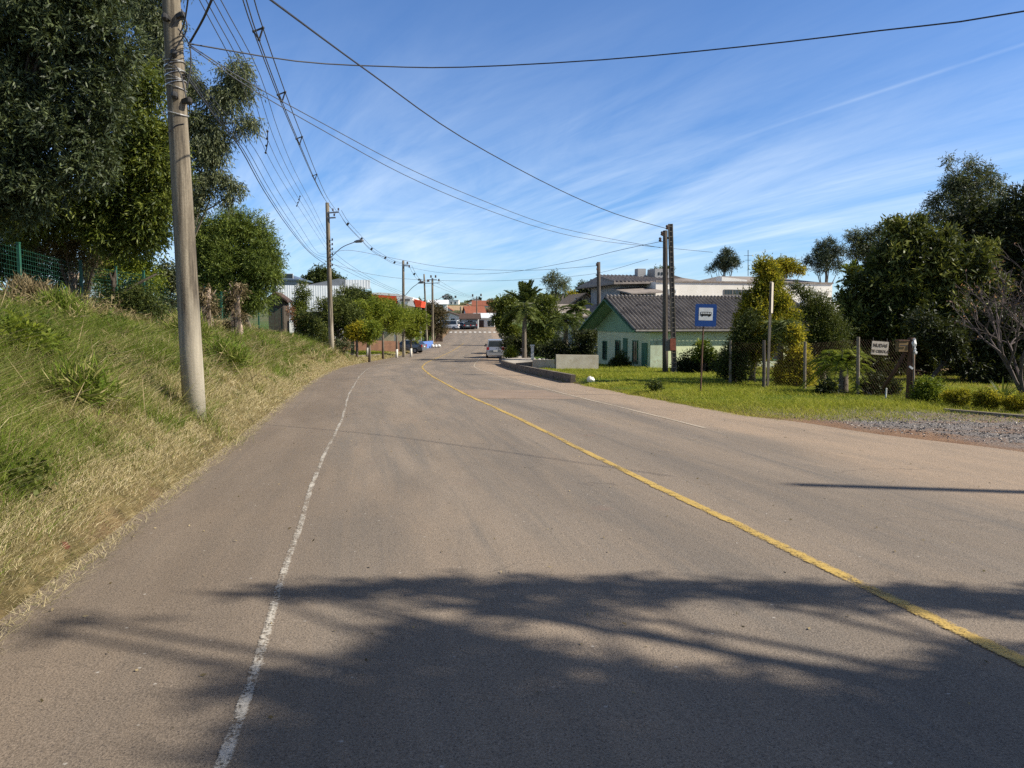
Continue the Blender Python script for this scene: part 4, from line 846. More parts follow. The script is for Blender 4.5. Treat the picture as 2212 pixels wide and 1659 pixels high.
def stump(lab, px, pyb, pyt, Y, w, vines=True, mat='dead_wood'):
    b = at(px, pyb, Y); b.z = min(b.z, gz(b.x, b.y)) - .05; h = at(px, pyt, Y).z - b.z; r = wpx(w, Y) / 2
    t = thing('tree_stump', lab, 'stump', b, 'dead stumps on the bank')
    m = MB()
    m.tube([b + Vector((.06 * math.sin(k * 1.3) * r * 4, 0, h * k / 6)) for k in range(7)], [r * (1.3, 1, .85, .9, .8, .75, .45)[k] for k in range(7)], 9)
    for k in range(4):
        a = k * 1.7 + px; s = b + Vector((0, 0, h * (.7 + .06 * k))); m.tube(spline([s, s + Vector((math.cos(a) * r, math.sin(a) * r, .12)), s + Vector((math.cos(a) * r * 1.6, math.sin(a) * r * 1.5, .30 if k else .5))], 6), [.05, .045, .04, .035, .03, .025, .012][:7], 5)
    m.build('trunk', M[mat], t)
    if vines:
        circ = [(b + Vector((random.uniform(-.5, .5) * r * 2, -r * .2 + random.uniform(-.3, .3) * r, h * f)), r * (1.0 if f > .5 else .7)) for f in (.15, .35, .5, .65, .8, .92)]
        C, Rr = subclumps(circ, 7, .5); foliage('dead_vine', t, M['dry_leaf'], C, Rr, 620, 5, .3, .12, .035, .5, .7, .25, .25)
        m = MB()
        for k in range(14):
            x = random.uniform(-1.2, 1.2) * r; m.tube(spline([b + Vector((x * 1.2, -r, 0)), b + Vector((x, -r * 1.1, h * .5)), b + Vector((x * .6, -r * .5, h * random.uniform(.7, 1)))], 6), .018, 4, False)
        m.build('vine_stem', M['dead_wood'], t)
stump('dead stump smothered in brown vines close to the near pole', 449, 714, 622, 30, 26)
stump('pale dead stump with a pointed broken top, right of the vine covered one', 513, 716, 612, 31, 21)
stump('short sawn stump below the fence post at far left', 161, 622, 590, 26, 15, False)
stump('thin dark stump beside a fence post between the shrubs', 246, 640, 588, 27, 9, False, 'dark_bark')
m = MB(); m.tube(spline([at(205, 672, 25.5), at(250, 645, 25.8), at(300, 612, 26.2), at(338, 592, 26.5)], 12), [.10 - .006 * k for k in range(13)], 7)
tag(m.build('fallen_branch', M['dark_bark'], None, True), 'dark leaning dead branch in front of the green fence', 'branch')
# low growth at the foot of the lamp pole and the tree row
bush('shrub', 'dark bush with pale leaf rosettes left of the lamp pole', pxc([(665, 690, 24), (690, 712, 22), (650, 712, 16), (700, 735, 14)], 55), M['cedar_leaf'], 1300, 5, .4, .16, .06, None, .1, .55, .25)
bush('shrub', 'small greyish shrub by the low wall at the lamp pole foot', pxc([(738, 752, 10), (750, 745, 9), (730, 742, 9)], 56), M['grey_leaf'], 320, 5, .3, .13, .05, None, .1, .4, .25)
tree('conifer', 'small pointed tree before the white corrugated shed', 'tree', gpt(-15.5, 58), pxc([(655, 615, 7), (652, 632, 11), (650, 652, 14), (648, 672, 16), (660, 640, 9)], 57), M['mid_leaf'], M['bark'], .07, 1000, 6, .4, .14, .05, 8, .5, 1, None, None, .1, .45, .2)
bush('shrub', 'dry orange tinted climber beside the brown hut', pxc([(640, 690, 13), (630, 670, 9), (645, 705, 10)], 56), M['rust_leaf'], 420, 5, .3, .12, .04, None, .2, .5, .2)
GR = 'clipped round trees in a row'
def round_tree(lab, px, pyc, r, pyb, Y, mat, n=1500, white=True, dr=.12):
    R_ = wpx(r * 1.42, Y); c = at(px, pyc + 9, Y); b = gpt(c.x, c.y)
    t = thing('clipped_tree', lab, 'tree', b, GR)
    C, Rr = subclumps([(c, R_), (c + Vector((R_ * .45, 0, R_ * .25)), R_ * .7), (c + Vector((-R_ * .45, 0, R_ * .1)), R_ * .7)], 14, .38)
    foliage('crown', t, M[mat], C, Rr, int(n * 1.7), 6, .35, .16, .065, .05, .9, .66, .22)
    m = MB(); h = c.z - b.z
    m.tube([b, b + Vector((.03, 0, h * .5)), b + Vector((0, 0, h))], [dr, dr * .85, dr * .7], 8)
    for k in range(5):
        a = k * 1.3; m.tube(spline([b + Vector((0, 0, h * .7)), b + Vector((math.cos(a) * R_ * .3, math.sin(a) * R_ * .3, h * .9)), b + Vector((math.cos(a) * R_ * .7, math.sin(a) * R_ * .7, h * 1.1))], 4), [.05, .045, .04, .03, .02], 5)
    tr = m.build('trunk', M['bark'], t, True)
    if white:
        m = MB(); m.tube([b + Vector((0, 0, .02)), b + Vector((.02, 0, min(1.0, h * .42)))], [dr * 1.08, dr * .98], 10); m.build('whitewash_band', M['whitewash'], tr, True)
round_tree('wide dark green tree at the left end of the clipped row', 728, 682, 42, 744, 65, 'cedar_leaf', 2200, False, .2)
round_tree('dark tree behind the lamp pole at the back of the clipped row', 760, 655, 34, 740, 72, 'cedar_leaf', 1800, False, .18)
round_tree('small bright lime tree in front of the clipped row', 797, 706, 20, 748, 63, 'bright_leaf', 900, False)
round_tree('yellowish lime bush tree at the left front of the clipped row', 770, 712, 15, 746, 62.5, 'gold_leaf', 600, False)
round_tree('bright rounded tree left of centre in the clipped row', 793, 668, 29, 744, 69, 'bright_leaf', 1700)
round_tree('bright rounded tree in the middle of the clipped row', 826, 680, 30, 746, 72, 'bright_leaf', 1800, False)
round_tree('bright rounded tree behind the dry grass lamp pole', 856, 685, 29, 745, 76, 'bright_leaf', 1700)
round_tree('bright rounded tree at the right end of the clipped row', 887, 693, 25, 744, 80, 'bright_leaf', 1500)
tree('broadleaf_tree', 'dark tree top rising behind the white corrugated shed', 'tree', gpt(-27, 112), pxc([(690, 600, 22), (715, 603, 18), (668, 608, 14), (735, 612, 12), (700, 590, 14)], 110), M['cedar_leaf'], M['bark'], .3, 2200, 6, .8, .35, .14, 9, .45)
tree('broadleaf_tree', 'dark bushy tree tops between shed and red canopy', 'tree', gpt(-19, 88), pxc([(765, 632, 14), (775, 645, 16), (752, 640, 12), (757, 622, 7)], 88), M['cedar_leaf'], M['bark'], .2, 1300, 6, .6, .28, .1, 9, .45)
def bare_hedge(lab, circ, n, Y):
    c0 = circ[0][0]; b = gpt(c0.x, c0.y)
    t = thing('hedge', lab, 'hedge', b); C, Rr = subclumps(circ, 10, .5); foliage('foliage', t, M['rust_leaf'] if 'rust' in lab else M['dry_leaf'], C, Rr, n, 6, .8, .30, .09, .1, .8, .12, .16)
    m = MB()
    for c, r in circ:
        for k in range(10):
            e = Vector(c) + Vector((random.uniform(-1, 1) * r, random.uniform(-.4, .4) * r, random.uniform(.0, 1) * r)); m.tube([Vector((c.x + random.uniform(-.3, .3) * r, c.y, b.z)), Vector(c), e], [.06, .04, .02], 4, False)
    m.build('stem', M['twig'], t)
bare_hedge('tall brown leafless hedge behind the slim crossarm pole', pxc([(915, 668, 17), (938, 672, 18), (952, 680, 14), (925, 705, 20), (945, 708, 17), (905, 695, 14)], 124), 2600, 124)
bare_hedge('rusty brown trees on the slope above the white van', pxc([(965, 680, 11), (978, 690, 12), (990, 683, 11), (1002, 694, 9), (970, 697, 9)], 215), 900, 215)
# ------------------------------------------------------------------ vegetation on the right
GT = 'street trees on the right pavement'
tree('broadleaf_tree', 'leafy light green tree overhanging the parked silver car', 'tree', gpt(.15, 72), pxc([(1085, 668, 20), (1100, 650, 17), (1095, 690, 24), (1080, 690, 14), (1110, 675, 18), (1095, 712, 16), (1110, 720, 16)], 70), M['mid_leaf'], M['bark'], .13, 3200, 6, .45, .2, .075, 10, .42, 1, GT, None, .15, .62, .25)
tree('broadleaf_tree', 'round yellow green tree right of the tall palm plume', 'tree', gpt(3.0, 66), pxc([(1172, 665, 20), (1190, 660, 17), (1158, 690, 22), (1182, 695, 24), (1200, 685, 15), (1170, 725, 22), (1190, 735, 18), (1155, 720, 18)], 66), M['mid_leaf'], M['bark'], .13, 3200, 6, .45, .2, .075, 10, .42, 1, GT, None, .15, .6, .25)
palm('palm_tree', 'tall palm with an upright plume above the round street trees', gpt(1.15, 67), at(1133, 650, 67).z - gz(1.15, 67), 30, 2.1, (M['palm_leaf'], M['bark'], M['palm_leaf']), .13, .5, .25, 'palms on the right pavement', up=1.25, W=.08, tint=.4)
palm('palm_tree', 'broad palm with arching fronds beneath the tall plume', gpt(1.0, 63), at(1125, 668, 63).z - gz(1.0, 63), 20, 2.0, (M['palm_leaf'], M['bark'], M['palm_leaf']), .16, .5, 1.0, 'palms on the right pavement', up=.35, W=.06, tint=.6)
palm('palm_tree', 'stout palm before the tan roofed house, nearest the pavement', gpt(3.9, 56), at(1228, 690, 56).z - gz(3.9, 56), 22, 2.0, (M['palm_leaf'], M['bark'], M['palm_leaf']), .17, .5, 1.2, 'palms on the right pavement', up=.3, W=.06, tint=.5)
palm('palm_tree', 'grey palm with fan of fronds against the white tiled roof', gpt(5.1, 60), at(1252, 668, 60).z - gz(5.1, 60), 20, 1.9, (M['palm_leaf'], M['bark'], M['palm_leaf']), .15, .5, 1.0, 'palms on the right pavement', up=.5, W=.06, tint=.62)
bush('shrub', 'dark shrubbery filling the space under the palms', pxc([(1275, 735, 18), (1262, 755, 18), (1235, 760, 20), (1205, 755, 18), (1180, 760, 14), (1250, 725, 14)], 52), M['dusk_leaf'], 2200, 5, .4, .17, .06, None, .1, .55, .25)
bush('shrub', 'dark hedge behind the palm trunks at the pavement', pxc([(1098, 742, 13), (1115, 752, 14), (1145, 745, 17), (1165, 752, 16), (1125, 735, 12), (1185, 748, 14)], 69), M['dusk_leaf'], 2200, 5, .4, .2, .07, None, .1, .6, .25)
bush('shrub', 'bright yellow green bush beside the parked silver car', pxc([(1103, 758, 10), (1110, 765, 8), (1096, 766, 8)], 66), M['bright_leaf'], 520, 5, .25, .14, .05, None, .1, .6, .2)
bush('shrub', 'pair of pale clipped bushes on the pavement under the palms', pxc([(1188, 770, 6), (1202, 770, 6)], 56), M['grey_leaf'], 360, 5, .12, .1, .05, None, .1, .6, .2)
tree('eucalyptus_tree', 'thin open eucalyptus far behind the tan roofed house', 'tree', gpt(6.5, 112), pxc([(1185, 605, 10), (1200, 598, 12), (1218, 608, 11), (1207, 618, 12), (1190, 622, 8), (1222, 625, 7), (1202, 635, 8)], 112), M['grey_leaf'], M['pale_bark'], .18, 800, 6, .7, .3, .07, 7, .5, 1, None, None, .2, .55, .2, .8, 18)
tree('broadleaf_tree', 'flat topped dark tree behind the wooden pole', 'tree', gpt(11.2, 118), pxc([(1260, 628, 14), (1280, 625, 14), (1298, 635, 12), (1245, 640, 10)], 116), M['dusk_leaf'], M['bark'], .25, 1400, 6, .7, .35, .13, 9, .45)
tree('broadleaf_tree', 'small yellowish tree in front of the flat topped dark one', 'tree', gpt(8.1, 108), pxc([(1237, 638, 8), (1246, 645, 7)], 106), M['gold_leaf'], M['bark'], .12, 350, 5, .5, .3, .12, 8, .5)
bush('shrub', 'dark flowering shrub against the green gable wall', pxc([(1338, 783, 12), (1325, 790, 9), (1352, 788, 11), (1340, 770, 8)], 43.5), M['cedar_leaf'], 620, 5, .3, .13, .05, None, .1, .45, .25)
bush('shrub', 'thick dark bush at the foot of the twin poles', pxc([(1495, 785, 22), (1520, 795, 20), (1475, 795, 16), (1548, 790, 22), (1570, 780, 20)], 36.5), M['dusk_leaf'], 2400, 5, .3, .13, .05, None, .1, .55, .25)
bush('shrub', 'pale green leafy plant leaning on the mint wall', pxc([(1518, 752, 11), (1530, 768, 9), (1508, 768, 8)], 36.0), M['bright_leaf'], 330, 5, .3, .16, .06, None, .2, .5, .2)
GC = 'conifers in the fenced garden'
tree('cypress', 'golden cypress with a dark left side behind the edge on sign', 'tree', gpt(9.2, 29.5), pxc([(1650, 572, 10), (1650, 592, 17), (1655, 618, 24), (1640, 650, 30), (1672, 655, 26), (1632, 690, 36), (1680, 690, 22), (1622, 730, 34), (1612, 770, 30), (1640, 760, 30), (1660, 600, 12), (1700, 720, 22), (1690, 650, 16), (1665, 580, 8), (1672, 620, 14), (1705, 690, 18), (1660, 740, 30)], 28.5), M['gold_leaf'], M['bark'], .12, 9000, 6, .35, .11, .04, 10, .42, 1, GC, None, -.15, .41, .24)
tree('cypress', 'dark green cypress on the left of the golden one', 'tree', gpt(8.1, 28.2), pxc([(1610, 715, 22), (1592, 745, 24), (1580, 775, 24), (1600, 795, 26), (1570, 800, 20), (1622, 690, 14)], 27.6), M['cedar_leaf'], M['bark'], .1, 2800, 6, .3, .10, .03, 9, .42, 1, GC, None, .1, .4, .22)
tree('cypress', 'broad dull green cypress between golden bush and dark tree', 'tree', gpt(12.2, 30), pxc([(1765, 660, 26), (1782, 690, 34), (1795, 725, 36), (1770, 740, 34), (1740, 640, 14), (1800, 765, 34), (1765, 790, 30), (1720, 625, 12), (1748, 690, 26)], 29.5), M['cedar_leaf'], M['bark'], .12, 6500, 6, .32, .09, .03, 11, .40, 1, GC, None, -.1, .62, .2)
bush('bush', 'bright golden bush behind the middle fence post', pxc([(1718, 760, 24), (1735, 790, 24), (1708, 800, 26), (1740, 812, 20), (1715, 730, 18), (1690, 815, 16)], 26.8), M['gold_leaf'], 3600, 5, .25, .10, .04, None, .1, .72, .2, 10, .45)
palm('yucca', 'drooping grass like yucca head in front of the golden cypress', gpt(9.5, 27.2), at(1690, 700, 27.2).z - gz(9.5, 27.2), 40, 1.05, (M['palm_leaf'], M['bark'], M['palm_leaf']), .09, .55, 1.5, None, 'yucca', 12, up=.5, W=.022, tint=.5)
palm('palm_tree', 'small arching date palm by the white board', gpt(9.9, 22.9), 1.0, 30, 1.3, (M['bright_leaf'], M['bark'], M['palm_leaf']), .12, .30, 1.2, None, per=34, up=.6, W=.032, tint=.66)
bush('shrub', 'dark low plants at the foot of the white board', pxc([(1890, 828, 18), (1915, 838, 16), (1870, 842, 14), (1785, 845, 12)], 22.2), M['dusk_leaf'], 1300, 5, .25, .14, .035, None, .1, .6, .25)
GD = 'big dark trees right of the garden'
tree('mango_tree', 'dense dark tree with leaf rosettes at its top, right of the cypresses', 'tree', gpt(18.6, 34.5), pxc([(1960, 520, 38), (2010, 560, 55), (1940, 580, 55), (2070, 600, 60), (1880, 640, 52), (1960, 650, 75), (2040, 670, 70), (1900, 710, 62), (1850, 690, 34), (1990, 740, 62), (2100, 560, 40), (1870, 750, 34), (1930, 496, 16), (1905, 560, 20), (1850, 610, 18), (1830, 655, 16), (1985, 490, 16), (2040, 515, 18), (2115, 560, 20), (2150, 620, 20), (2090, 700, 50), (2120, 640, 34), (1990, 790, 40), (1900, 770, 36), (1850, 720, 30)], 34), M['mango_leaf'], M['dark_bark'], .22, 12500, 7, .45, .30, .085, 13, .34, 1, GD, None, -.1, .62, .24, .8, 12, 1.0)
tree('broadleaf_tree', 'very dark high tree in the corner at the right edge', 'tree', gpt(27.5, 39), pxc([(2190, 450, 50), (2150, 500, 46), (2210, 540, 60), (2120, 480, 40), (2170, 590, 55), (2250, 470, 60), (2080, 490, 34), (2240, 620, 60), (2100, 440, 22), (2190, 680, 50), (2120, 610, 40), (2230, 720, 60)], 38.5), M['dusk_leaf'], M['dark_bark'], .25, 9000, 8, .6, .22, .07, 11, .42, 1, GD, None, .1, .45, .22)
tree('eucalyptus_tree', 'lofty eucalyptus with clouded grey crown behind the dark trees', 'tree', gpt(30.5, 52), pxc([(2097, 350, 16), (2130, 375, 22), (2070, 385, 24), (2050, 405, 22), (2100, 400, 26), (2150, 395, 20), (2030, 425, 18), (2010, 440, 14), (2075, 430, 28), (2120, 430, 26), (2030, 460, 22), (2000, 470, 12), (2160, 425, 18), (2090, 460, 26), (1990, 485, 10), (2050, 345, 10)], 51), M['grey_leaf'], M['pale_bark'], .2, 3600, 6, .55, .2, .05, 8, .46, 1, 'eucalyptus crowns behind the right trees', at(2085, 400, 51), .3, .3, .2, .8, 26)
tree('eucalyptus_tree', 'low eucalyptus crown left of the dark rosette tree', 'tree', gpt(31.5, 66), pxc([(1840, 505, 11), (1855, 520, 16), (1880, 505, 13), (1898, 500, 12), (1900, 520, 16), (1870, 540, 20), (1910, 540, 18), (1845, 545, 16), (1890, 560, 22)], 65), M['grey_leaf'], M['pale_bark'], .2, 1900, 6, .6, .22, .06, 8, .46, 1, 'eucalyptus crowns behind the right trees', None, .3, .32, .2, .8, 20)
tree('pine_tree', 'dark pine clump above the right end of the white building', 'tree', gpt(33.5, 82), pxc([(1775, 535, 12), (1790, 530, 12), (1770, 552, 14), (1795, 555, 18), (1750, 570, 12), (1775, 575, 18), (1805, 575, 14), (1815, 545, 12)], 82), M['pine_leaf'], M['bark'], .22, 1700, 6, .6, .26, .06, 9, .46, 1, None, None, -.1, .4, .2)
palm('palm_tree', 'bright palm tip peeking over the white building roof', gpt(23.8, 54), at(1828, 592, 54).z - gz(23.8, 54), 16, 1.3, (M['bright_leaf'], M['bark'], M['palm_leaf']), .12, .5, .5, None, up=.9, W=.06, tint=.7)
tree('pine_tree', 'lone umbrella shaped pine behind the white building', 'tree', gpt(29, 106), pxc([(1568, 552, 11), (1580, 562, 12), (1560, 568, 12), (1545, 575, 9), (1585, 575, 11), (1570, 580, 12), (1532, 585, 6)], 105), M['pine_leaf'], M['bark'], .2, 1400, 6, .6, .3, .06, 8, .44, 1, None, None, -.2, .5, .2, .8, 16)
tree('broadleaf_tree', 'yellow green tree crown over the white building roof', 'tree', gpt(35, 100), pxc([(1690, 572, 16), (1668, 578, 14), (1712, 576, 14), (1690, 585, 16), (1728, 584, 9)], 100), M['gold_leaf'], M['bark'], .2, 1400, 6, .6, .3, .1, 9, .46, 1, None, None, .1, .55)
tree('broadleaf_tree', 'low green treetop left of the rooftop box', 'tree', gpt(22, 112), pxc([(1425, 588, 9), (1440, 585, 10), (1410, 592, 7)], 110), M['mid_leaf'], M['bark'], .2, 500, 6, .6, .3, .1, 8, .5)
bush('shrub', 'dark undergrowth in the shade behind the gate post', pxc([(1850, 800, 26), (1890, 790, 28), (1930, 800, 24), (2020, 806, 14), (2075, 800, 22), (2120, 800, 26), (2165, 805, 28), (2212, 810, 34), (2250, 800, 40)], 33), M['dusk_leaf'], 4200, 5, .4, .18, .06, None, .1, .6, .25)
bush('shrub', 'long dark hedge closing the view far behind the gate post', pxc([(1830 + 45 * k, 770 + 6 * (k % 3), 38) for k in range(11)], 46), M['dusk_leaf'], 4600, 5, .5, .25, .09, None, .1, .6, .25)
def bare_tree(lab, base, size, seed, n0=6):
    rg = random.Random(seed); t = thing('bare_tree', lab, 'tree', base); m = MB(); tips = []
    def grow(p, d, L, r, k):
        q = p + d * L; mid = p.lerp(q, .5) + Vector((rg.uniform(-.06, .06), rg.uniform(-.06, .06), rg.uniform(-.03, .06))) * L
        m.tube([p, mid, q], [r, r * .85, r * .7], 4 if k > 1 else 6, False)
        if k >= 5: tips.append(q); return
        for i in range(rg.choice((2, 2, 3))):
            e = (d + Vector((rg.uniform(-.8, .8), rg.uniform(-.8, .8), rg.uniform(-.45, .55)))).normalized(); grow(q, e, L * rg.uniform(.62, .85), r * .62, k + 1)
    b = Vector(base)
    for i in range(n0): a = i * 2 * PI / n0; grow(b, Vector((math.cos(a) * .5, math.sin(a) * .5, 1)).normalized(), size * rg.uniform(.25, .34), .06, 0)
    m.build('branches', M['bare'], t)
    P = np.array([tuple(p) for p in tips]); P = P[rng.uniform(size=len(P)) < .45]
    quads_mesh('leaves', leaves_V(P, unit(len(P)), rng.uniform(.05, .11, len(P)), .05), rng.uniform(.2, 1, len(P)), M['rust_leaf'], t)
bare_tree('leafless reddish tree with a few orange leaves at the right edge', gpt(14.6, 21.8), 4.0, 4, 8)
GB = 'clipped round shrubs beside the gravel'
def ball(lab, px, py, w, h, Y, n=1500):
    c = at(px, py, Y); r = wpx(w / 2, Y); q = h / w; c.z = gz(c.x, c.y) + r * q * .95
    C, Rr = subclumps([(c, r * .95)], 22, .34, 1, q); a = (c.x, c.y, gz(c.x, c.y))
    t = thing('clipped_shrub', lab, 'shrub', a, GB); foliage('foliage', t, M['gold_leaf'], C, Rr, int(n * 1.5), 4, .08, .035, .022, .0, .9, .50, .16)
    m = MB(); m.tube([Vector(a) + Vector((0, 0, -.05)), c], [.04, .03], 6)
    for k in range(6): m.tube([Vector(a) + Vector((0, 0, .05)), c + Vector((math.cos(k) * r * .6, math.sin(k) * r * .6, 0))], [.02, .01], 5)
    m.build('stem', M['twig'], t)
ball('clipped round shrub nearest the gate post', 2064, 868, 60, 42, 18.4)
ball('clipped round shrub in the middle of the three, by the spiky agave', 2131, 873, 60, 46, 17.9)
ball('clipped round shrub cut off by the right edge of the photo', 2200, 880, 56, 40, 17.5)
bush('bush', 'loose bright green bush right beside the gate post', pxc([(2003, 850, 22), (1988, 862, 16), (2018, 866, 18), (2000, 835, 14)], 19.2), M['bright_leaf'], 1500, 5, .2, .06, .03, None, -.1, .5, .22)
def agave(lab, px, py, Y, L, n):
    b = hit(px, py, Y - 2, Y + 6); t = thing('agave', lab, 'plant', b); Ps = []; m = MB()
    for k in range(n):
        a = k * 2.4; el = random.uniform(.35, 1.3); d = Vector((math.cos(a) * math.cos(el), math.sin(a) * math.cos(el), math.sin(el))); s = d.cross(Vector((0, 0, 1))).normalized() * .022
        pts = [b + d * L * f + Vector((0, 0, -.25 * L * f * f * math.cos(el))) for f in (0, .35, .7, 1)]
        for i in range(3):
            w0 = (1, 1.1, .7, .05)[i]; w1 = (1, 1.1, .7, .05)[i + 1]; m.quad(pts[i] - s * w0, pts[i] + s * w0, pts[i + 1] + s * w1, pts[i + 1] - s * w1)
    o = m.build('leaves', M['palm_leaf'], t); at_ = o.data.attributes.new('tint', 'FLOAT', 'FACE'); at_.data.foreach_set('value', np.full(len(o.data.polygons), .55, np.float32))
agave('spiky grey agave between the round clipped shrubs', 2166, 866, 18.6, .75, 30)
tree('broadleaf_tree', 'slim dark trunked tree in the shade behind the clipped shrubs', 'tree', gpt(16.0, 29.6), pxc([(1985, 700, 30), (2040, 720, 36), (2100, 760, 40), (2150, 740, 40), (2190, 700, 40), (2130, 690, 30)], 30), M['dusk_leaf'], M['dark_bark'], .09, 3800, 6, .45, .16, .05, 10, .42, 1, GD, None, .2, .45, .22)
tree('broadleaf_tree', 'second slim dark trunk in the shade near the right edge', 'tree', gpt(17.4, 29.2), pxc([(2060, 740, 30), (2180, 790, 40), (2220, 760, 40), (2110, 800, 24), (2150, 815, 30), (2200, 820, 34)], 29.5), M['dusk_leaf'], M['dark_bark'], .08, 3600, 6, .45, .16, .05, 10, .42, 1, GD, None, .2, .4, .22)
# shade tree beside the viewer, right of the frame: its crown throws the shadow on the near asphalt
def shade_tree():
    off = Vector((SUN.x, SUN.y, 0)) / SUN.z; circ = []
    def sh(px, py, h, r):   # where a clump at height h must hang for its shadow to fall at this spot of the road
        Y = EYE * F / (py - 740); g = at(px, py, Y); return (g + off * h + Vector((0, 0, h)), r)
    for px, py, h, r in ((1000, 1272, 6.4, .12), (1150, 1275, 6.2, .16), (1350, 1283, 6.1, .18), (1550, 1290, 5.9, .18), (1750, 1296, 5.7, .18), (1950, 1302, 5.4, .2), (2150, 1308, 5.1, .22), (2350, 1318, 4.9, .25), (1250, 1320, 6.2, .1), (880, 1274, 6.5, .09), (780, 1277, 6.6, .07), (690, 1280, 6.7, .055), (610, 1282, 6.8, .045), (540, 1284, 6.9, .03), (1050, 1318, 6.4, .12),
                         (930, 1385, 6.8, .14), (1020, 1400, 6.6, .15), (860, 1440, 6.9, .13), (980, 1470, 6.7, .15), (1120, 1460, 6.4, .1), (760, 1500, 7.0, .11), (900, 1530, 6.8, .16), (1050, 1545, 6.5, .16), (650, 1500, 7.2, .06), (700, 1570, 7.1, .13), (820, 1610, 7.0, .18), (960, 1630, 6.8, .2), (620, 1640, 7.2, .14),
                         (1300, 1480, 6.1, .08), (1450, 1500, 6.0, .09), (1250, 1550, 6.2, .12), (1400, 1580, 6.1, .13), (1600, 1500, 5.9, .07), (1550, 1600, 5.9, .15), (1750, 1560, 5.7, .12), (1900, 1530, 5.5, .14), (2050, 1500, 5.3, .17), (2170, 1460, 5.2, .2), (2250, 1550, 5.1, .28), (1950, 1620, 5.5, .2), (2120, 1620, 5.3, .25), (1700, 1650, 5.8, .2), (1100, 1640, 6.5, .18),
                         (1250, 1700, 6.3, .22), (1600, 1700, 6.0, .25), (2000, 1720, 5.5, .35), (800, 1710, 6.9, .25), (1400, 1800, 6.1, .3), (1000, 1790, 6.6, .3), (560, 1640, 7.3, .09), (480, 1495, 7.4, .05), (580, 1500, 7.3, .07), (90, 1365, 7.9, .045), (200, 1352, 7.8, .03)):
        circ.append(sh(px, py, h, r))
    g = sh(1700, 1800, 3, 1)[0]
    b = gpt(12.5, -1.0)
    t = thing('cedar_tree', 'broad layered shade tree standing right of the road beside the viewer', 'tree', b)
    C, Rr = subclumps(circ, 9, .5, .75, .5); foliage('crown', t, M['cedar_leaf'], C, Rr, 3700, 6, .24, .10, .045, .05, .8, .5, .2, wp=1.3)
    m = MB(); tp = b + Vector((-.5, .3, 9)); limbs(m, b, tp, .24, [c for c, r in circ], 6, .35); m.build('trunk', M['bark'], t, True)
shade_tree()
# ------------------------------------------------------------------ buildings
def local_part(t, mb, name, mat, parent=None, smooth=False): return mb.build(name, M[mat], parent or t, smooth, True)
def corrugated(mb, a, b, c, d, pitch, amp, nv=6, thick=.012):
    """wavy sheet: a-b is the eave, d-c the ridge; waves run up the slope"""
    a, b, c, d = map(Vector, (a, b, c, d)); L = (b - a).length; n = int(L / pitch * 8); nn = (b - a).cross(d - a).normalized()
    if nn.z < 0: nn = -nn
    rows = []
    for j in range(nv + 1):
        g = j / nv; e0 = a.lerp(d, g); e1 = b.lerp(c, g); step = -.012 * (j % 2)
        rows.append([e0.lerp(e1, i / n) + nn * (amp * math.sin(2 * PI * i / 8) + step) for i in range(n + 1)])
    for r0, r1 in zip(rows, rows[1:]):
        for i in range(n): mb.quad(r0[i], r0[i + 1], r1[i + 1], r1[i])
def window_part(t, p, size, nx, name='window', frame='white_wall', depth=.05, bars=1):
    """p: centre on the wall (local), size (w, h), nx: outward unit normal"""
    nx = Vector(nx).normalized(); ux = Vector((-nx.y, nx.x, 0)); p = Vector(p); w, h = size; yaw = math.atan2(ux.y, ux.x)
    m = MB(); f = .06
    for sx in (-1, 1): m.box(p + ux * sx * (w / 2) + nx * depth * .5, (f, depth, h + f), yaw)
    for sz in (-1, 1): m.box(p + Vector((0, 0, sz * h / 2)) + nx * depth * .45, (w - f, depth * .9, f), yaw)
    for k in range(bars): m.box(p + ux * (w * ((k + 1) / (bars + 1) - .5)) + nx * depth * .35, (.03, depth * .7, h - f), yaw)
    wd = local_part(t, m, name, frame)
    g = MB(); g.box(p + nx * .012, (w - f, .018, h - f), yaw); local_part(t, g, 'pane', 'glass', wd); return wd
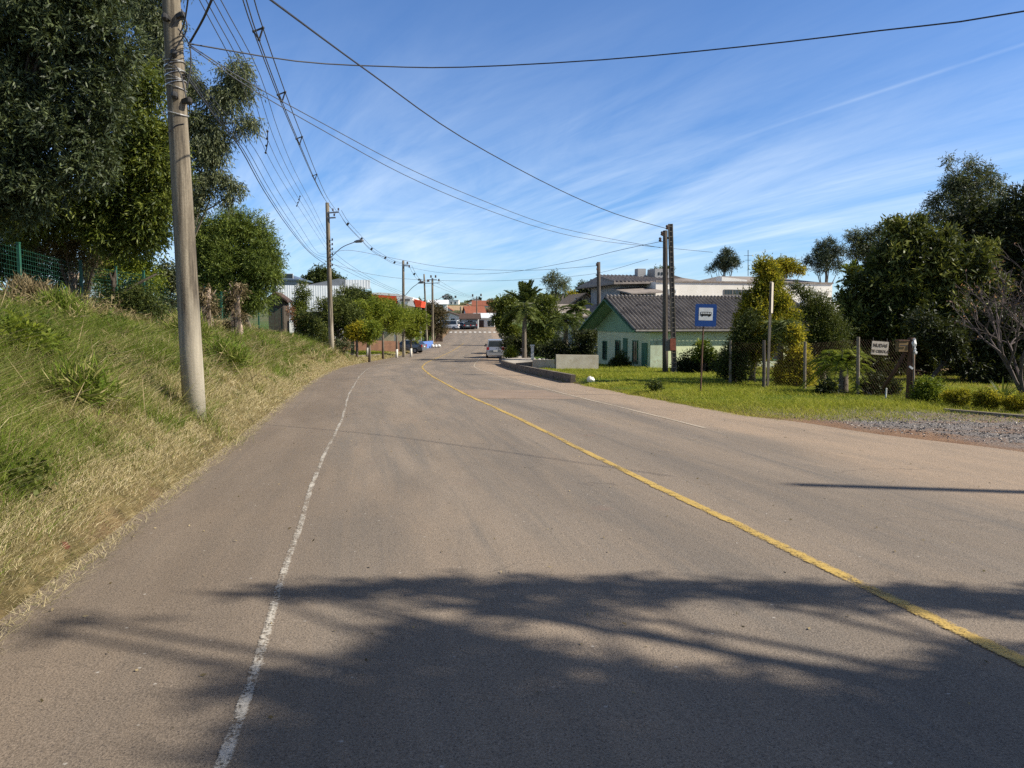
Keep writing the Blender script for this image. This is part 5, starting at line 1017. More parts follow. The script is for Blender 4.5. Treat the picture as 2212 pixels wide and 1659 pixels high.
def green_house():
    C0 = Vector((7.56, 42.0)); u = Vector((-2.0, 8.0)).normalized(); v = Vector((8.0, 2.0)).normalized()   # u along the gable wall, v along the house
    zg = -1.75; b = Vector((C0.x, C0.y, zg)); yaw = math.atan2(v.y, v.x)
    t = thing('house', 'mint green house with a ribbed grey roof behind the twin poles', 'house', b, None, yaw)
    W, L, H, RH = 8.25, 11.0, 2.80, 1.72      # local x along v, local y along u
    m = MB(); P = lambda x, y, z: Vector((x, y, z))
    m.quad(P(0, 0, -.5), P(L, 0, -.5), P(L, 0, H), P(0, 0, H)); m.quad(P(0, 0, -.5), P(0, W, -.5), P(0, W, H), P(0, 0, H)); m.quad(P(L, 0, -.5), P(L, W, -.5), P(L, W, H), P(L, 0, H)); m.quad(P(0, W, -.5), P(L, W, -.5), P(L, W, H), P(0, W, H))
    local_part(t, m, 'wall', 'green_wall')
    m = MB(); m.prism([P(-.06, -.02, H - .25), P(-.06, W + .02, H - .25), P(-.06, W + .02, H + .0), P(-.06, W / 2, H + RH - .05), P(-.06, -.02, H)], (.05, 0, 0)); local_part(t, m, 'gable_panel', 'green_gable')
    m = MB(); m.box(P(L / 2 + .8, -.012, .45), (L - 1.4, .03, .95)); local_part(t, m, 'plinth', 'plinth')
    m = MB(); m.box(P(.33, -.015, 1.05), (.7, .035, 2.3)); local_part(t, m, 'corner_patch', 'plinth')
    OH, OE = 1.1, .34; sl = RH / (W / 2); ez = H - OE * sl + .10
    m = MB(); corrugated(m, P(-OH, -OE, ez), P(L + .4, -OE, ez), P(L + .4, W / 2, H + RH + .1), P(-OH, W / 2, H + RH + .1), .25, .07)
    corrugated(m, P(-OH, W + OE, ez), P(L + .4, W + OE, ez), P(L + .4, W / 2, H + RH + .1), P(-OH, W / 2, H + RH + .1), .25, .07)
    rf = local_part(t, m, 'roof', 'fibro')
    m = MB()
    for k in range(int((L + OH) / .235)): m.tube([P(-OH + .235 * (k + .5), W / 2 - .16, H + RH + .10), P(-OH + .235 * (k + .5), W / 2, H + RH + .16), P(-OH + .235 * (k + .5), W / 2 + .16, H + RH + .10)], .10, 6)
    local_part(t, m, 'ridge_cap', 'fibro', rf)
    m = MB()
    m.beam(P(-OH, -OE, ez - .12), P(-OH, W / 2, H + RH - .06), .05, .18); m.beam(P(-OH, W + OE, ez - .12), P(-OH, W / 2, H + RH - .06), .05, .18)
    local_part(t, m, 'fascia', 'green_trim'); m = MB(); m.tube([P(-OH + .05, -OE - .04, ez - .08), P(L + .4, -OE - .04, ez - .08)], .07, 8); local_part(t, m, 'gutter', 'grey_box')
    m = MB(); m.quad(P(-OH, -OE, ez - .07), P(-.07, -OE, ez - .07), P(-.07, W / 2, H + RH - .04), P(-OH, W / 2, H + RH - .04)); m.quad(P(-OH, W + OE, ez - .07), P(-.07, W + OE, ez - .07), P(-.07, W / 2, H + RH - .04), P(-OH, W / 2, H + RH - .04)); local_part(t, m, 'soffit', 'green_gable')
    for y, z, w, h in ((6.9, 1.35, .62, 1.15), (4.7, 1.40, .70, 1.25), (2.05, 1.45, .66, 1.25)): window_part(t, P(-.005, y, z), (w, h), (-1, 0, 0), 'window', 'green_trim', .06)
    for y, z, w, h in ((3.55, 1.15, .62, 2.1), (.75, 1.0, .72, 2.0)):
        m = MB(); m.box(P(-.02, y, z), (.05, w, h)); d = local_part(t, m, 'door', 'green_trim'); m = MB(); m.box(P(-.06, y - w * .35, z), (.05, .04, .12)); local_part(t, m, 'handle', 'iron', d)
    m = MB(); m.box(P(2.75, -.03, 1.12), (.4, .06, .3)); local_part(t, m, 'wall_box', 'post_wood')
    window_part(t, P(7.5, -.005, 1.5), (1.2, 1.0), (0, -1, 0), 'window', 'green_trim')
green_house()
def gable_house(label, px, pyb, Y, w, d, h, rh, yaw=0, wall='white_wall', roof='tile_red', wins=(), cat='house', name='house', oh=.5, ridge='x', chim=False, z=None, group=None, door=None):
    b = at(px, pyb, Y); b.z = gz(b.x, b.y) - .2 if z is None else z; base = b.z; h = h + (at(px, pyb, Y).z - base)
    t = thing(name, label, cat, b, group, yaw); P = lambda x, y, z: Vector((x, y, z))
    m = MB(); hw, hd = w / 2, d / 2
    for q in ((-hw, -hd, hw, -hd), (hw, -hd, hw, hd), (hw, hd, -hw, hd), (-hw, hd, -hw, -hd)): m.quad(P(q[0], q[1], 0), P(q[2], q[3], 0), P(q[2], q[3], h), P(q[0], q[1], h))
    if ridge == 'x':
        for s in (-1, 1): m.quad(P(s * hw, -hd, h), P(s * hw, hd, h), P(s * hw, 0, h + rh))
    elif ridge == 'y':
        for s in (-1, 1): m.quad(P(-hw, s * hd, h), P(hw, s * hd, h), P(0, s * hd, h + rh))
    else: m.quad(P(-hw, -hd, h), P(hw, -hd, h), P(hw, hd, h), P(-hw, hd, h))
    local_part(t, m, 'wall', wall)
    m = MB(); th = Vector((0, 0, .14))
    if ridge == 'x':
        k = rh / hd
        for s in (-1, 1): m.prism([P(-hw - oh, s * (hd + oh), h - oh * k + .02), P(hw + oh, s * (hd + oh), h - oh * k + .02), P(hw + oh, 0, h + rh + .02), P(-hw - oh, 0, h + rh + .02)], th)
    elif ridge == 'y':
        k = rh / hw
        for s in (-1, 1): m.prism([P(s * (hw + oh), -hd - oh, h - oh * k + .02), P(s * (hw + oh), hd + oh, h - oh * k + .02), P(0, hd + oh, h + rh + .02), P(0, -hd - oh, h + rh + .02)], th)
    elif ridge == 'hip':
        e = [P(-hw - oh, -hd - oh, h), P(hw + oh, -hd - oh, h), P(hw + oh, hd + oh, h), P(-hw - oh, hd + oh, h)]; i = min(hd, hw) * .95; r0, r1 = P(-hw + i, 0, h + rh), P(hw - i, 0, h + rh)
        if hw < hd: r0, r1 = P(0, -hd + i, h + rh), P(0, hd - i, h + rh); m.quad(e[0], e[1], r0); m.quad(e[1], e[2], r1, r0); m.quad(e[2], e[3], r1); m.quad(e[3], e[0], r0, r1)
        else: m.quad(e[0], e[1], r1, r0); m.quad(e[1], e[2], r1); m.quad(e[2], e[3], r0, r1); m.quad(e[3], e[0], r0)
        m.quad(*[q + Vector((0, 0, -.15)) for q in e])
        for a, c in zip(e, e[1:] + e[:1]): m.quad(a, c, c + Vector((0, 0, -.15)), a + Vector((0, 0, -.15)))
    else:
        m.box(P(0, 0, h + .1), (w + .3, d + .3, .2))
    rf = local_part(t, m, 'roof', roof)
    if chim: m = MB(); m.box(P(hw * .4, 0, h + rh + .3), (.5, .5, 1.0)); local_part(t, m, 'chimney', 'brick', rf)
    for (x, zz, ww, hh) in wins: window_part(t, P(x, -hd - .005, zz + at(px, pyb, Y).z - base), (ww, hh), (0, -1, 0), 'window', 'white_wall', .06)
    if door: m = MB(); m.box(P(door[0], -hd - .02, (at(px, pyb, Y).z - base) + door[2] / 2), (door[1], .05, door[2])); local_part(t, m, 'door', 'tile_dark')
    return t
def white_building():
    Y = 76; zg = -2.0; x0 = at(1417, 600, Y).x; zt = at(1417, 608.5, Y).z; x1 = at(1850, 600, Y).x
    b = Vector((x0, Y, zg)); t = thing('building', 'long cream white building with grey tiled roofs behind the green house', 'building', b, None, R(13)); H = zt - zg; P = lambda x, y, z: Vector((x, y, z)); L = x1 - x0
    m = MB(); D = 14
    for q in ((0, 0, L, 0), (L, 0, L, D), (L, D, 0, D), (0, D, 0, 0)): m.quad(P(q[0], q[1], 0), P(q[2], q[3], 0), P(q[2], q[3], H), P(q[0], q[1], H))
    m.quad(P(0, 0, H - .4), P(L, 0, H - .4), P(L, D, H - .4), P(0, D, H - .4)); local_part(t, m, 'wall', 'cream_wall')
    m = MB(); m.box(P(L / 2, .0, H + .06), (L + .1, .26, .14)); local_part(t, m, 'coping', 'tile_grey')
    # side wing with overhanging tiled roof on the left
    wx = -2.6
    m = MB(); m.prism([P(wx, 3, 0), P(-.02, 3, 0), P(-.02, 3, H + .1), P(wx, 3, H + .1)], (0, 9, 0)); local_part(t, m, 'side_wing', 'grey_wall')  # shaded end of the cream building: its shade put in as grey wall colour
    def hip(e, r0, r1, name='roof'):
        m = MB(); m.quad(e[0], e[1], r1, r0); m.quad(e[1], e[2], r1); m.quad(e[2], e[3], r0, r1); m.quad(e[3], e[0], r0)
        for a, c in zip(e, e[1:] + e[:1]): m.quad(a, c, c + Vector((0, 0, -.18)), a + Vector((0, 0, -.18)))
        m.quad(*[q + Vector((0, 0, -.17)) for q in e]); return local_part(t, m, name, 'tile_grey')
    z1 = H + .1
    r = hip([P(-3.9, 1.2, z1 - .15), P(5.6, 1.2, z1 + .1), P(9.4, 13, z1 + .1), P(-3.9, 13, z1 - .15)], P(-3.4, 7, z1 + .85), P(5.2, 7, z1 + .85))
    m = MB()
    for k in range(22): x = -3.8 + k * .42; m.tube([P(x, 1.22, z1 - .04 + .0), P(x + .03, 4, z1 + .38), P(x + .05, 6.9, z1 + .90)], .09, 5)
    local_part(t, m, 'roof_tile', 'tile_grey', r)
    hip([P(7.6, 1.0, z1 + .05), P(L - .3, 1.0, z1 + .05), P(L - .3, 13, z1 + .05), P(7.6, 13, z1 + .05)], P(10.5, 7, z1 + .95), P(L - 3.0, 7, z1 + .95))
    m = MB(); m.prism([P(7.4, .6, z1 + .03), P(10.2, .6, z1 + .03), P(10.2, .6, z1 + .22), P(7.4, .6, z1 + .50)], (0, 1.2, 0)); local_part(t, m, 'parapet', 'white_wall')
    # low wing roof in front of the side wing
    m = MB(); m.prism([P(-3.6, -2.6, H - 1.35), P(-.05, -2.6, H - 1.15), P(-.05, 2.9, H - .5), P(-3.6, 2.9, H - .7)], (0, 0, .12)); local_part(t, m, 'roof', 'tile_grey')
    m = MB(); m.box(P(-1.7, .2, (H - 1.5) / 2), (3.2, 4.6, H - 1.5)); local_part(t, m, 'side_wing', 'grey_wall')
    # rooftop plant room, chimney, air conditioner, windows, satellite dish
    m = MB(); m.box(P(3.0, 6, z1 + .95), (1.9, 2, 1.15)); bx = local_part(t, m, 'rooftop_room', 'grey_wall'); m = MB()
    for k in range(4): m.box(P(2.5 + k * .32, 4.98, z1 + 1.0), (.17, .03, .3))
    local_part(t, m, 'vent', 'glass', bx)
    m = MB(); m.box(P(.9, 6.2, z1 + .8), (.9, .9, 1.5)); local_part(t, m, 'chimney', 'grey_wall')
    def ac(x, z):
        m = MB(); m.box(P(x, -.18, z), (.75, .32, .55)); a = local_part(t, m, 'air_conditioner', 'white_sign'); m = MB(); m.tube([P(x + .08, -.36, z), P(x + .08, -.345, z)], .22, 16); local_part(t, m, 'fan_grille', 'grey_box', a)
    ac(at(1453, 630, Y).x - x0, at(1453, 630, Y).z - zg)
    for k in range(3): window_part(t, P(at(1588, 630, Y).x - x0 + k * .95, -.005, at(1588, 630, Y).z - zg), (.9, .5), (0, -1, 0), 'window', 'grey_box', .05, 2)
    m = MB(); m.box(P(at(1800, 660, Y).x - x0, -1.4, at(1800, 655, Y).z - zg - 1.5), (3.4, 2.6, 3.0)); local_part(t, m, 'porch', 'white_wall')
    m = MB(); c = P(at(1803, 630, Y).x - x0, -.5, at(1803, 630, Y).z - zg); m.lathe(c, [(.02, -.12), (.2, -.07), (.38, .02), (.42, .06)], 14); m.beam(c, c + Vector((0, .5, -.3)), .05); local_part(t, m, 'satellite_dish', 'iron')
white_building()
def antenna():
    b = at(1616, 596, 84); t = thing('antenna_mast', 'thin antenna mast on the white building roof right of the lone pine', 'antenna', b); m = MB(); tp = at(1616, 540, 84); m.tube([b, tp], .035, 6); m.build('mast', M['dark_iron'], t)
    m = MB()
    for py, w in ((552, 9), (562, 6)):
        m.beam(at(1616 - w, py, 84), at(1616 + w, py, 84), .035)
        for k in range(4): x = 1616 - w + k * w * .66; m.beam(at(x, py, 83.7), at(x, py, 84.3), .03)
    m.build('element', M['dark_iron'], t)
antenna()
# left side buildings
def shed():
    Y = 84; z = -1.9; p = at(598, 660, Y); x1 = at(742, 660, Y).x; b = Vector((p.x, Y, z)); t = thing('warehouse', 'white ribbed metal shed with grey gable roof behind the lamp pole', 'warehouse', b, None, R(13)); P = lambda x, y, z_: Vector((x, y, z_)); L = x1 - p.x; H = at(600, 616, Y).z - z
    def ribs(m, x0, x1, y, z0, z1, pit=.25):
        n = int((x1 - x0) / pit)
        for k in range(n):
            a = x0 + k * pit; q = [(a, 0), (a + pit * .55, 0), (a + pit * .65, -.014), (a + pit * .9, -.014), (a + pit, 0)]
            for (xa, ya), (xb, yb) in zip(q, q[1:]): m.quad(P(xa, y + ya, z0), P(xb, y + yb, z0), P(xb, y + yb, z1), P(xa, y + ya, z1))
    m = MB(); ribs(m, 0, L, 0, H * .45, H); local_part(t, m, 'wall_cladding', 'metal_white')
    m = MB(); m.box(P(L / 2, 6, H * .49), (L - .02, 11.9, H * .98)); local_part(t, m, 'wall', 'white_wall')
    m = MB(); a = at(683, 619, Y).x - p.x; m.prism([P(a - 1.6, .3, H - .05), P(L + .05, .3, H - .05), P(L + .05, .3, H + .75), P(L - .6, .3, H + .82)], (0, 11, 0)); local_part(t, m, 'roof', 'metal_grey')
    m = MB(); ribs(m, L + .1, L + 2.9, .5, H - .3, H + .7, .3); local_part(t, m, 'wall_cladding', 'metal_white')
shed()
gable_house('dark house with blue grey roof above the white shed', 630, 640, 105, 3.4, 6, at(630, 606, 105).z - at(630, 640, 105).z, .75, 0, 'grey_wall', 'metal_blue', ((0, 2.5, 2.2, .7),), ridge='hip', oh=.4)
gable_house('brown timber hut with dark gable roof beyond the bank', 603, 690, 64, 1.2, 3.0, at(603, 646, 62).z - at(603, 690, 62).z, .45, R(8), 'dark_bark', 'tile_dark', (), 'hut', 'hut', .35, 'y')
gable_house('low brown roofed shelter left of the lamp pole', 682, 720, 66, 2.0, 3.2, at(682, 690, 66).z - at(682, 720, 66).z, .5, R(-10), 'beige_wall', 'tile_dark', (), 'hut', 'hut', .35, 'x')
def canopy():
    Y = 103; c = at(852, 690, Y); z = gz(c.x, c.y) - .1; b = Vector((c.x, Y, z)); t = thing('fuel_station_canopy', 'red and white flat canopy above the clipped trees', 'canopy', b); P = lambda px, py, y=0: at(px, py, Y) - b + Vector((0, y, 0))
    def slab(name, mat, pts, ext):
        m = MB(); m.prism([P(*q) for q in pts], ext); local_part(t, m, name, mat)
    slab('fascia', 'red_panel', ((800, 636), (856, 640), (860, 655), (796, 652)), (0, 6, 0))
    slab('white_panel', 'white_wall', ((856.4, 640), (890, 645), (897, 663), (858, 655)), (0, 6, 0))
    slab('roof', 'white_wall', ((786, 633), (820, 631.5), (860, 635), (892, 643), (892, 645.2), (858, 639.6), (800, 635.6)), (0, 7, 0))
    slab('fascia', 'red_panel', ((894, 646), (911, 651), (909, 664), (898, 663)), (0, 5, 0))
    for px in (806, 848, 888, 904):
        m = MB(); q = P(px, 655, 2); m.beam(Vector((q.x, q.y, 0)), q, .3); local_part(t, m, 'column', 'grey_wall')
    m = MB(); m.box(P(875, 648, -.06), (1.3, .05, .35)); local_part(t, m, 'emblem_panel', 'grey_box')
    m = MB(); q = P(830, 690, 5); m.box(Vector((q.x, 7, 1.4)), (6, 3, 2.8)); local_part(t, m, 'kiosk', 'beige_wall')
canopy()
def wall_run(label, pts, h, th, mat, cat='wall', name='low_wall', cap=None):
    m = MB()
    for a, b in zip(pts, pts[1:]):
        A_, B_ = Vector(a), Vector(b); d = (B_ - A_).normalized(); s = Vector((-d.y, d.x, 0)).normalized() * th / 2
        m.prism([A_ - s, A_ + s, A_ + s + Vector((0, 0, h)), A_ - s + Vector((0, 0, h))], B_ - A_)
    t = m.build(name, M[mat]); return tag(t, label, cat)
wall_run('brown brick wall behind the trunks of the clipped trees', [gpt(at(700, 740, 84).x, 84, -.2), gpt(at(862, 740, 88).x, 88, -.2)], 1.5, .2, 'brick')
wall_run('blue painted wall beside the slim concrete pole', [gpt(at(888, 740, 97).x, 97, -.2), gpt(at(934, 735, 108).x, 108, -.2)], 1.15, .2, 'blue_wall')
wall_run('thin dark garden curb below the green grass strip', [gpt(cx(57.5) + edgeL(57.5) - 1.5, 57.5, -.1), gpt(cx(66) + edgeL(66) - 1.2, 66, -.1), gpt(cx(76) + edgeL(76) - 1.0, 76, -.1)], .28, .15, 'kerb')
# right hand low walls along the pavement
wall_run('whitish low wall joined to the green house corner', [gpt(at(1292, 800, 40.6).x, 40.6, -.3), gpt(at(1201, 800, 40.4).x, 40.4, -.3)], 1.05, .18, 'low_wall')
wall_run('lower stained step wall at the end of the pavement', [gpt(at(1200, 800, 40.5).x - .02, 40.5, -.3), gpt(at(1152, 800, 41.2).x, 41.2, -.3)], .78, .18, 'low_wall')
wall_run('dark stone retaining edge below the pavement end', [gpt(at(1151, 800, 41.3).x, 41.3, -.3), gpt(at(1118, 800, 44.5).x, 44.5, -.3)], .66, .2, 'kerb')
# far right houses
gable_house('tan roofed house with a front gable behind the street palms', 1247, 700, 92, 4.2, 7, at(1247, 664, 92).z - at(1247, 700, 92).z, 1.45, R(10), 'beige_wall', 'tile_tan', ((-.8, 2.6, .8, .8), (.9, 2.6, .8, .8)), oh=.6, ridge='y')
gable_house('long house with pale tiled roof behind the palms', 1236, 720, 78, 5.6, 5, at(1236, 682, 78).z - at(1236, 720, 78).z, 1.0, R(6), 'grey_wall', 'tile_grey', ((-1.5, 1.6, .9, .9), (.3, 1.6, .9, .9)), oh=.5, ridge='x')
gable_house('peach walled house right of the tan gable', 1275, 700, 104, 4.4, 6, at(1275, 655, 104).z - at(1275, 700, 104).z, .9, R(4), 'beige_wall', 'tile_tan', (), oh=.4, ridge='x')
# town at the far end of the street
gable_house('white flat roofed apartment block on the skyline', 972, 672, 400, 9.5, 8, at(972, 649, 400).z - at(972, 672, 400).z, 0, 0, 'white_wall', 'white_wall', [(x, z, 1.0, 1.2) for x in (-3.2, -1.1, 1.1, 3.2) for z in (7.2, 4.2)], 'apartment block', 'apartment_block', 0, 'flat')
gable_house('grey porch house at the far junction', 1016, 712, 172, 3.6, 5, at(1022, 688, 172).z - at(1022, 712, 172).z, 1.0, 0, 'grey_wall', 'tile_dark', ((-1.0, 1.3, .7, 1.1), (1.1, 1.3, .7, 1.1)), oh=.5, ridge='x', door=(.1, .9, 2.0))
gable_house('pale green gabled house with red roof behind the grey porch', 1024, 700, 205, 4.6, 6, at(1022, 678, 205).z - at(1022, 700, 205).z, 1.9, R(14), 'metal_white', 'tile_red', (), oh=.5, ridge='x')
gable_house('white low building with flat roof right of the far thin pole', 1048, 712, 180, 4.4, 5, at(1048, 686, 180).z - at(1048, 712, 180).z, .9, 0, 'white_wall', 'metal_white', ((1.4, 1.4, 1.6, 1.4),), oh=.6, ridge='x', door=(-.8, 1.2, 2.2))
far = (('cream house with red roof left on the far slope', 958, 690, 290, 7, 3.4, 2, 'cream_wall', 'tile_red'), ('white house with brown roof under the apartment block', 985, 690, 300, 8, 3.2, 2, 'white_wall', 'tile_tan'), ('orange roofed house low on the far slope', 1008, 684, 330, 9, 3, 2.2, 'beige_wall', 'tile_red'),
       ('pale house right on the far slope', 1045, 676, 360, 10, 3.4, 2.2, 'cream_wall', 'tile_red'), ('small white house high on the far slope', 1030, 668, 420, 9, 3.5, 2.2, 'white_wall', 'tile_tan'), ('brown roofed house high on the far slope', 1062, 670, 410, 11, 3.5, 2.5, 'beige_wall', 'tile_tan'), ('grey low house by the white van', 972, 706, 188, 5.5, 2.6, .9, 'cream_wall', 'tile_dark'), ('white gabled house behind the slim crossarm pole', 947, 672, 260, 6, 2.4, 1.2, 'white_wall', 'metal_white'))
for lab, px, py, Y, w, h, rh, wl, rf in far: gable_house(lab, px, py, Y, w, w * .8, h, rh, R(px % 17 - 8), wl, rf, ((-w * .25, h * .6, 1, 1), (w * .2, h * .6, 1, 1)), oh=.5, ridge='x' if px % 2 else 'y', group='houses on the far slope')
for k, (px, py, r, Y, mt, lab) in enumerate(((968, 641, 7, 420, 'dusk_leaf', 'dark tree topping the white apartment block'), (945, 655, 8, 380, 'cedar_leaf', 'dark rounded tree left of the apartment block'), (1001, 662, 8, 330, 'cedar_leaf', 'dark tree just right of the apartment block'), (1022, 649, 5, 430, 'dusk_leaf', 'small round tree alone on the skyline'), (1065, 652, 9, 260, 'cedar_leaf', 'tall dark tree over the houses beside the street trees'), (1060, 672, 10, 250, 'rust_leaf', 'pinkish bare crown below the tall dark tree'), (1010, 690, 6, 200, 'cedar_leaf', 'dark bush tree between the pale pole and porch house'), (930, 660, 8, 300, 'cedar_leaf', 'dark tree behind the crossarm poles'), (1055, 690, 8, 215, 'mid_leaf', 'green tree right of the red roof'), (1072, 690, 9, 200, 'dusk_leaf', 'dark tree where the right pavement ends'))):
    c = at(px, py, Y); R_ = wpx(r, Y); tree('broadleaf_tree', lab, 'tree', gpt(c.x, c.y), [(c, R_), (c + Vector((R_ * .8, 0, -R_ * .4)), R_ * .7), (c + Vector((-R_ * .7, 0, -R_ * .3)), R_ * .75)], M[mt], M['bark'], R_ * .1, 420, 5, R_ * .3, R_ * .22, R_ * .09, 8, .45, 1, 'distant trees')
mb = MB(); rg = random.Random(3)
# wooded skyline hills far behind the town
def hills():
    n = 9000; x = rng.uniform(-420, 420, n); y = rng.uniform(620, 780, n); z = 13 + 4 * np.sin(x * .013 + 1) + 2.5 * np.sin(x * .041) + rng.uniform(-3, 3, n); P = np.stack([x, y, z], 1)
    quads_mesh('far_wood', leaves_V(P, unit(n), rng.uniform(3, 6, n), 3.5), rng.uniform(.2, .7, n), M['cedar_leaf'], None, (0, 700, 10)); o = bpy.data.objects['far_wood']; tag(o, 'dark wooded ridge along the horizon behind the town', 'wood', None, 'stuff')
hills()
# ------------------------------------------------------------------ vehicles
def car(name, label, loc, yaw, paint, L=4.4, W=1.76, H=1.62, kind='suv', group='cars along the street', front=False):
    t = thing(name, label, 'van' if kind == 'van' else 'car', loc, group, yaw)
    P = lambda x, y, z: Vector((x, y, z)); hw = W / 2; hl = L / 2      # rear at -y
    zs, zb = .28, {'van': 1.05, 'suv': 1.12}.get(kind, .98)
    rear = hl * .93 if kind in ('suv', 'hatch', 'van') else hl * .62
    prof = [(-hl, .45, .80), (-hl * .98, .32, zb), (-hl * .80, zs, zb + .03), (-hl * .3, zs, zb + .02), (hl * .3, zs, zb - .02), (hl * .62, zs, zb - .10), (hl * .93, zs + .02, zb - .2), (hl, .42, .66)]
    m = MB(); rows = []
    for y, z0, z1 in prof:
        k = 1 - .16 * (abs(y) / hl) ** 6; w = hw * k
        rows.append([P(-w * .93, y, z0), P(-w, y, z0 + .18), P(-w, y, (z0 + z1) / 2 + .05), P(-w * .95, y, z1), P(-w * .6, y, z1 + .025), P(w * .6, y, z1 + .025), P(w * .95, y, z1), P(w, y, (z0 + z1) / 2 + .05), P(w, y, z0 + .18), P(w * .93, y, z0)])
    for a, b in zip(rows, rows[1:]):
        for i in range(9): m.quad(a[i], a[i + 1], b[i + 1], b[i])
        m.quad(a[9], a[0], b[0], b[9])
    m.quad(*rows[0][::-1]); m.quad(*rows[-1]); local_part(t, m, 'body', paint, None, False)
    # cabin
    ys = (-rear, -rear * .80, hl * .16, hl * .52) if kind != 'van' else (-rear, -rear * .94, hl * .55, hl * .86)
    c = [(-hw * .9, ys[0], zb), (hw * .9, ys[0], zb), (hw * .76, ys[1], H - .05), (-hw * .76, ys[1], H - .05), (hw * .76, ys[2], H), (-hw * .76, ys[2], H), (hw * .88, ys[3], zb - .04), (-hw * .88, ys[3], zb - .04)]
    c = [P(*q) for q in c]; m = MB(); m.quad(c[3], c[2], c[4], c[5])
    up = Vector((0, 0, .05)); m.quad(c[3] + up, c[2] + up, c[4] + up, c[5] + up); m.quad(c[3], c[2], c[2] + up, c[3] + up); m.quad(c[5], c[4], c[4] + up, c[5] + up)
    m.quad(c[2], c[4], c[4] + up, c[2] + up); m.quad(c[3], c[5], c[5] + up, c[3] + up); local_part(t, m, 'roof', paint)
    def pane(name, a, b, d, e, out, ins=.12):
        g = (a + b + d + e) / 4; q = [p.lerp(g, ins) + out for p in (a, b, d, e)]; m = MB(); m.quad(*q); m2 = MB(); m2.quad(a, b, d, e); fr = local_part(t, m2, name + '_frame', paint); local_part(t, m, name, 'glass', fr)
    pane('rear_window', c[0], c[1], c[2], c[3], Vector((0, -.012, .004))); pane('windscreen', c[6], c[7], c[5], c[4], Vector((0, .012, .004)))
    pane('side_window', c[1], c[6], c[4], c[2], Vector((.012, 0, .003))); pane('side_window', c[0], c[7], c[5], c[3], Vector((-.012, 0, .003)))
    for sx in (-1, 1):
        for y in (-hl * .60, hl * .62):
            m = MB(); m.tube([P(sx * (hw - .20), y, .32), P(sx * (hw + .01), y, .32)], .325, 18); w = local_part(t, m, 'wheel', 'tyre', None, False); m = MB(); m.tube([P(sx * (hw + .005), y, .32), P(sx * (hw + .022), y, .32)], .2, 14); local_part(t, m, 'rim', 'iron', w)
        m = MB(); m.box(P(sx * hw * .82, -hl * .985, zb - .12), (.26, .07, .28)); local_part(t, m, 'tail_light', 'tail')
        m = MB(); m.box(P(sx * hw * .72, hl * .965, .68), (.34, .1, .15)); local_part(t, m, 'headlight', 'head')
        m = MB(); m.box(P(sx * (hw + .09), hl * .40, zb + .04), (.2, .1, .14)); local_part(t, m, 'mirror', 'car_dark')
    m = MB(); m.box(P(0, -hl * .995, .47), (W * .92, .14, .26)); local_part(t, m, 'bumper', paint); m = MB(); m.box(P(0, hl * .995, .44), (W * .9, .12, .22)); local_part(t, m, 'bumper', paint)
    m = MB(); m.box(P(0, -hl * 1.0 - .03, .76), (.40, .03, .13)); local_part(t, m, 'number_plate', 'plate')
    m = MB(); m.box(P(0, -hl * .995 - .01, .72), (W * .60, .05, .24)); local_part(t, m, 'tailgate_panel', 'car_grey')
    return t
def on_road(px, Y): p = at(px, 700, Y); return Vector((p.x, Y, float(road_z(p.x, Y)) + .01))
car('parked_car', 'silver tall car parked at the right kerb under the trees', on_road(1069.5, 77), R(2), 'car_silver', 4.5, 1.80, 1.80)
car('parked_car', 'dark car parked just ahead of the silver one', on_road(1067, 90), R(1), 'car_dark', 4.3, 1.72, 1.5, 'hatch')
car('parked_car', 'dark grey car parked behind the whitewashed trunks', gpt(at(880, 735, 90).x, 90, .02), R(75), 'car_grey', 4.2, 1.7, 1.45, 'hatch')
car('parked_van', 'white van standing sideways at the far junction', on_road(968, 166), R(80), 'car_white', 4.9, 1.8, 1.95, 'van')
car('parked_car', 'white car next to the white van at the far junction', on_road(988, 169), R(70), 'car_white', 4.2, 1.7, 1.45, 'hatch')
car('parked_car', 'dark car left in front of the grey porch house', on_road(1006, 167), R(15), 'car_dark', 4.0, 1.65, 1.45, 'hatch')
car('parked_car', 'dark car right in front of the grey porch house', on_road(1020, 168), R(10), 'car_dark', 4.2, 1.7, 1.5, 'hatch')
wall_run('white low wall behind the white van', [gpt(at(938, 715, 176).x, 176, -.2), gpt(at(985, 712, 180).x, 180, -.2)], 1.3, .2, 'white_wall')
# ------------------------------------------------------------------ signs and garden fence on the right
def text_part(parent, txt, size, loc, yaw, mat, pitch=PI / 2):
    cu = bpy.data.curves.new('txt', 'FONT'); cu.body = txt; cu.size = size; cu.align_x = 'CENTER'; cu.align_y = 'CENTER'; cu.extrude = .002; cu.offset = size * .02
    o = bpy.data.objects.new('txt', cu); COL.objects.link(o); dg = bpy.context.evaluated_depsgraph_get(); dg.update()
    me = bpy.data.meshes.new_from_object(o.evaluated_get(dg)); bpy.data.objects.remove(o)
    me.name = 'lettering'; me.transform(Matrix.Translation(loc) @ Matrix.Rotation(yaw, 4, 'Z') @ Matrix.Rotation(pitch, 4, 'X'))
    q = bpy.data.objects.new('lettering', me); COL.objects.link(q); q.parent = parent; me.materials.clear(); me.materials.append(M[mat]); return q
def rrect(w, h, r, n=5):
    out = []
    for cx_, cz_, a0 in ((w / 2 - r, h / 2 - r, 0), (-w / 2 + r, h / 2 - r, 90), (-w / 2 + r, -h / 2 + r, 180), (w / 2 - r, -h / 2 + r, 270)):
        for k in range(n + 1): a = R(a0 + 90 * k / n); out.append((cx_ + r * math.cos(a), cz_ + r * math.sin(a)))
    return out
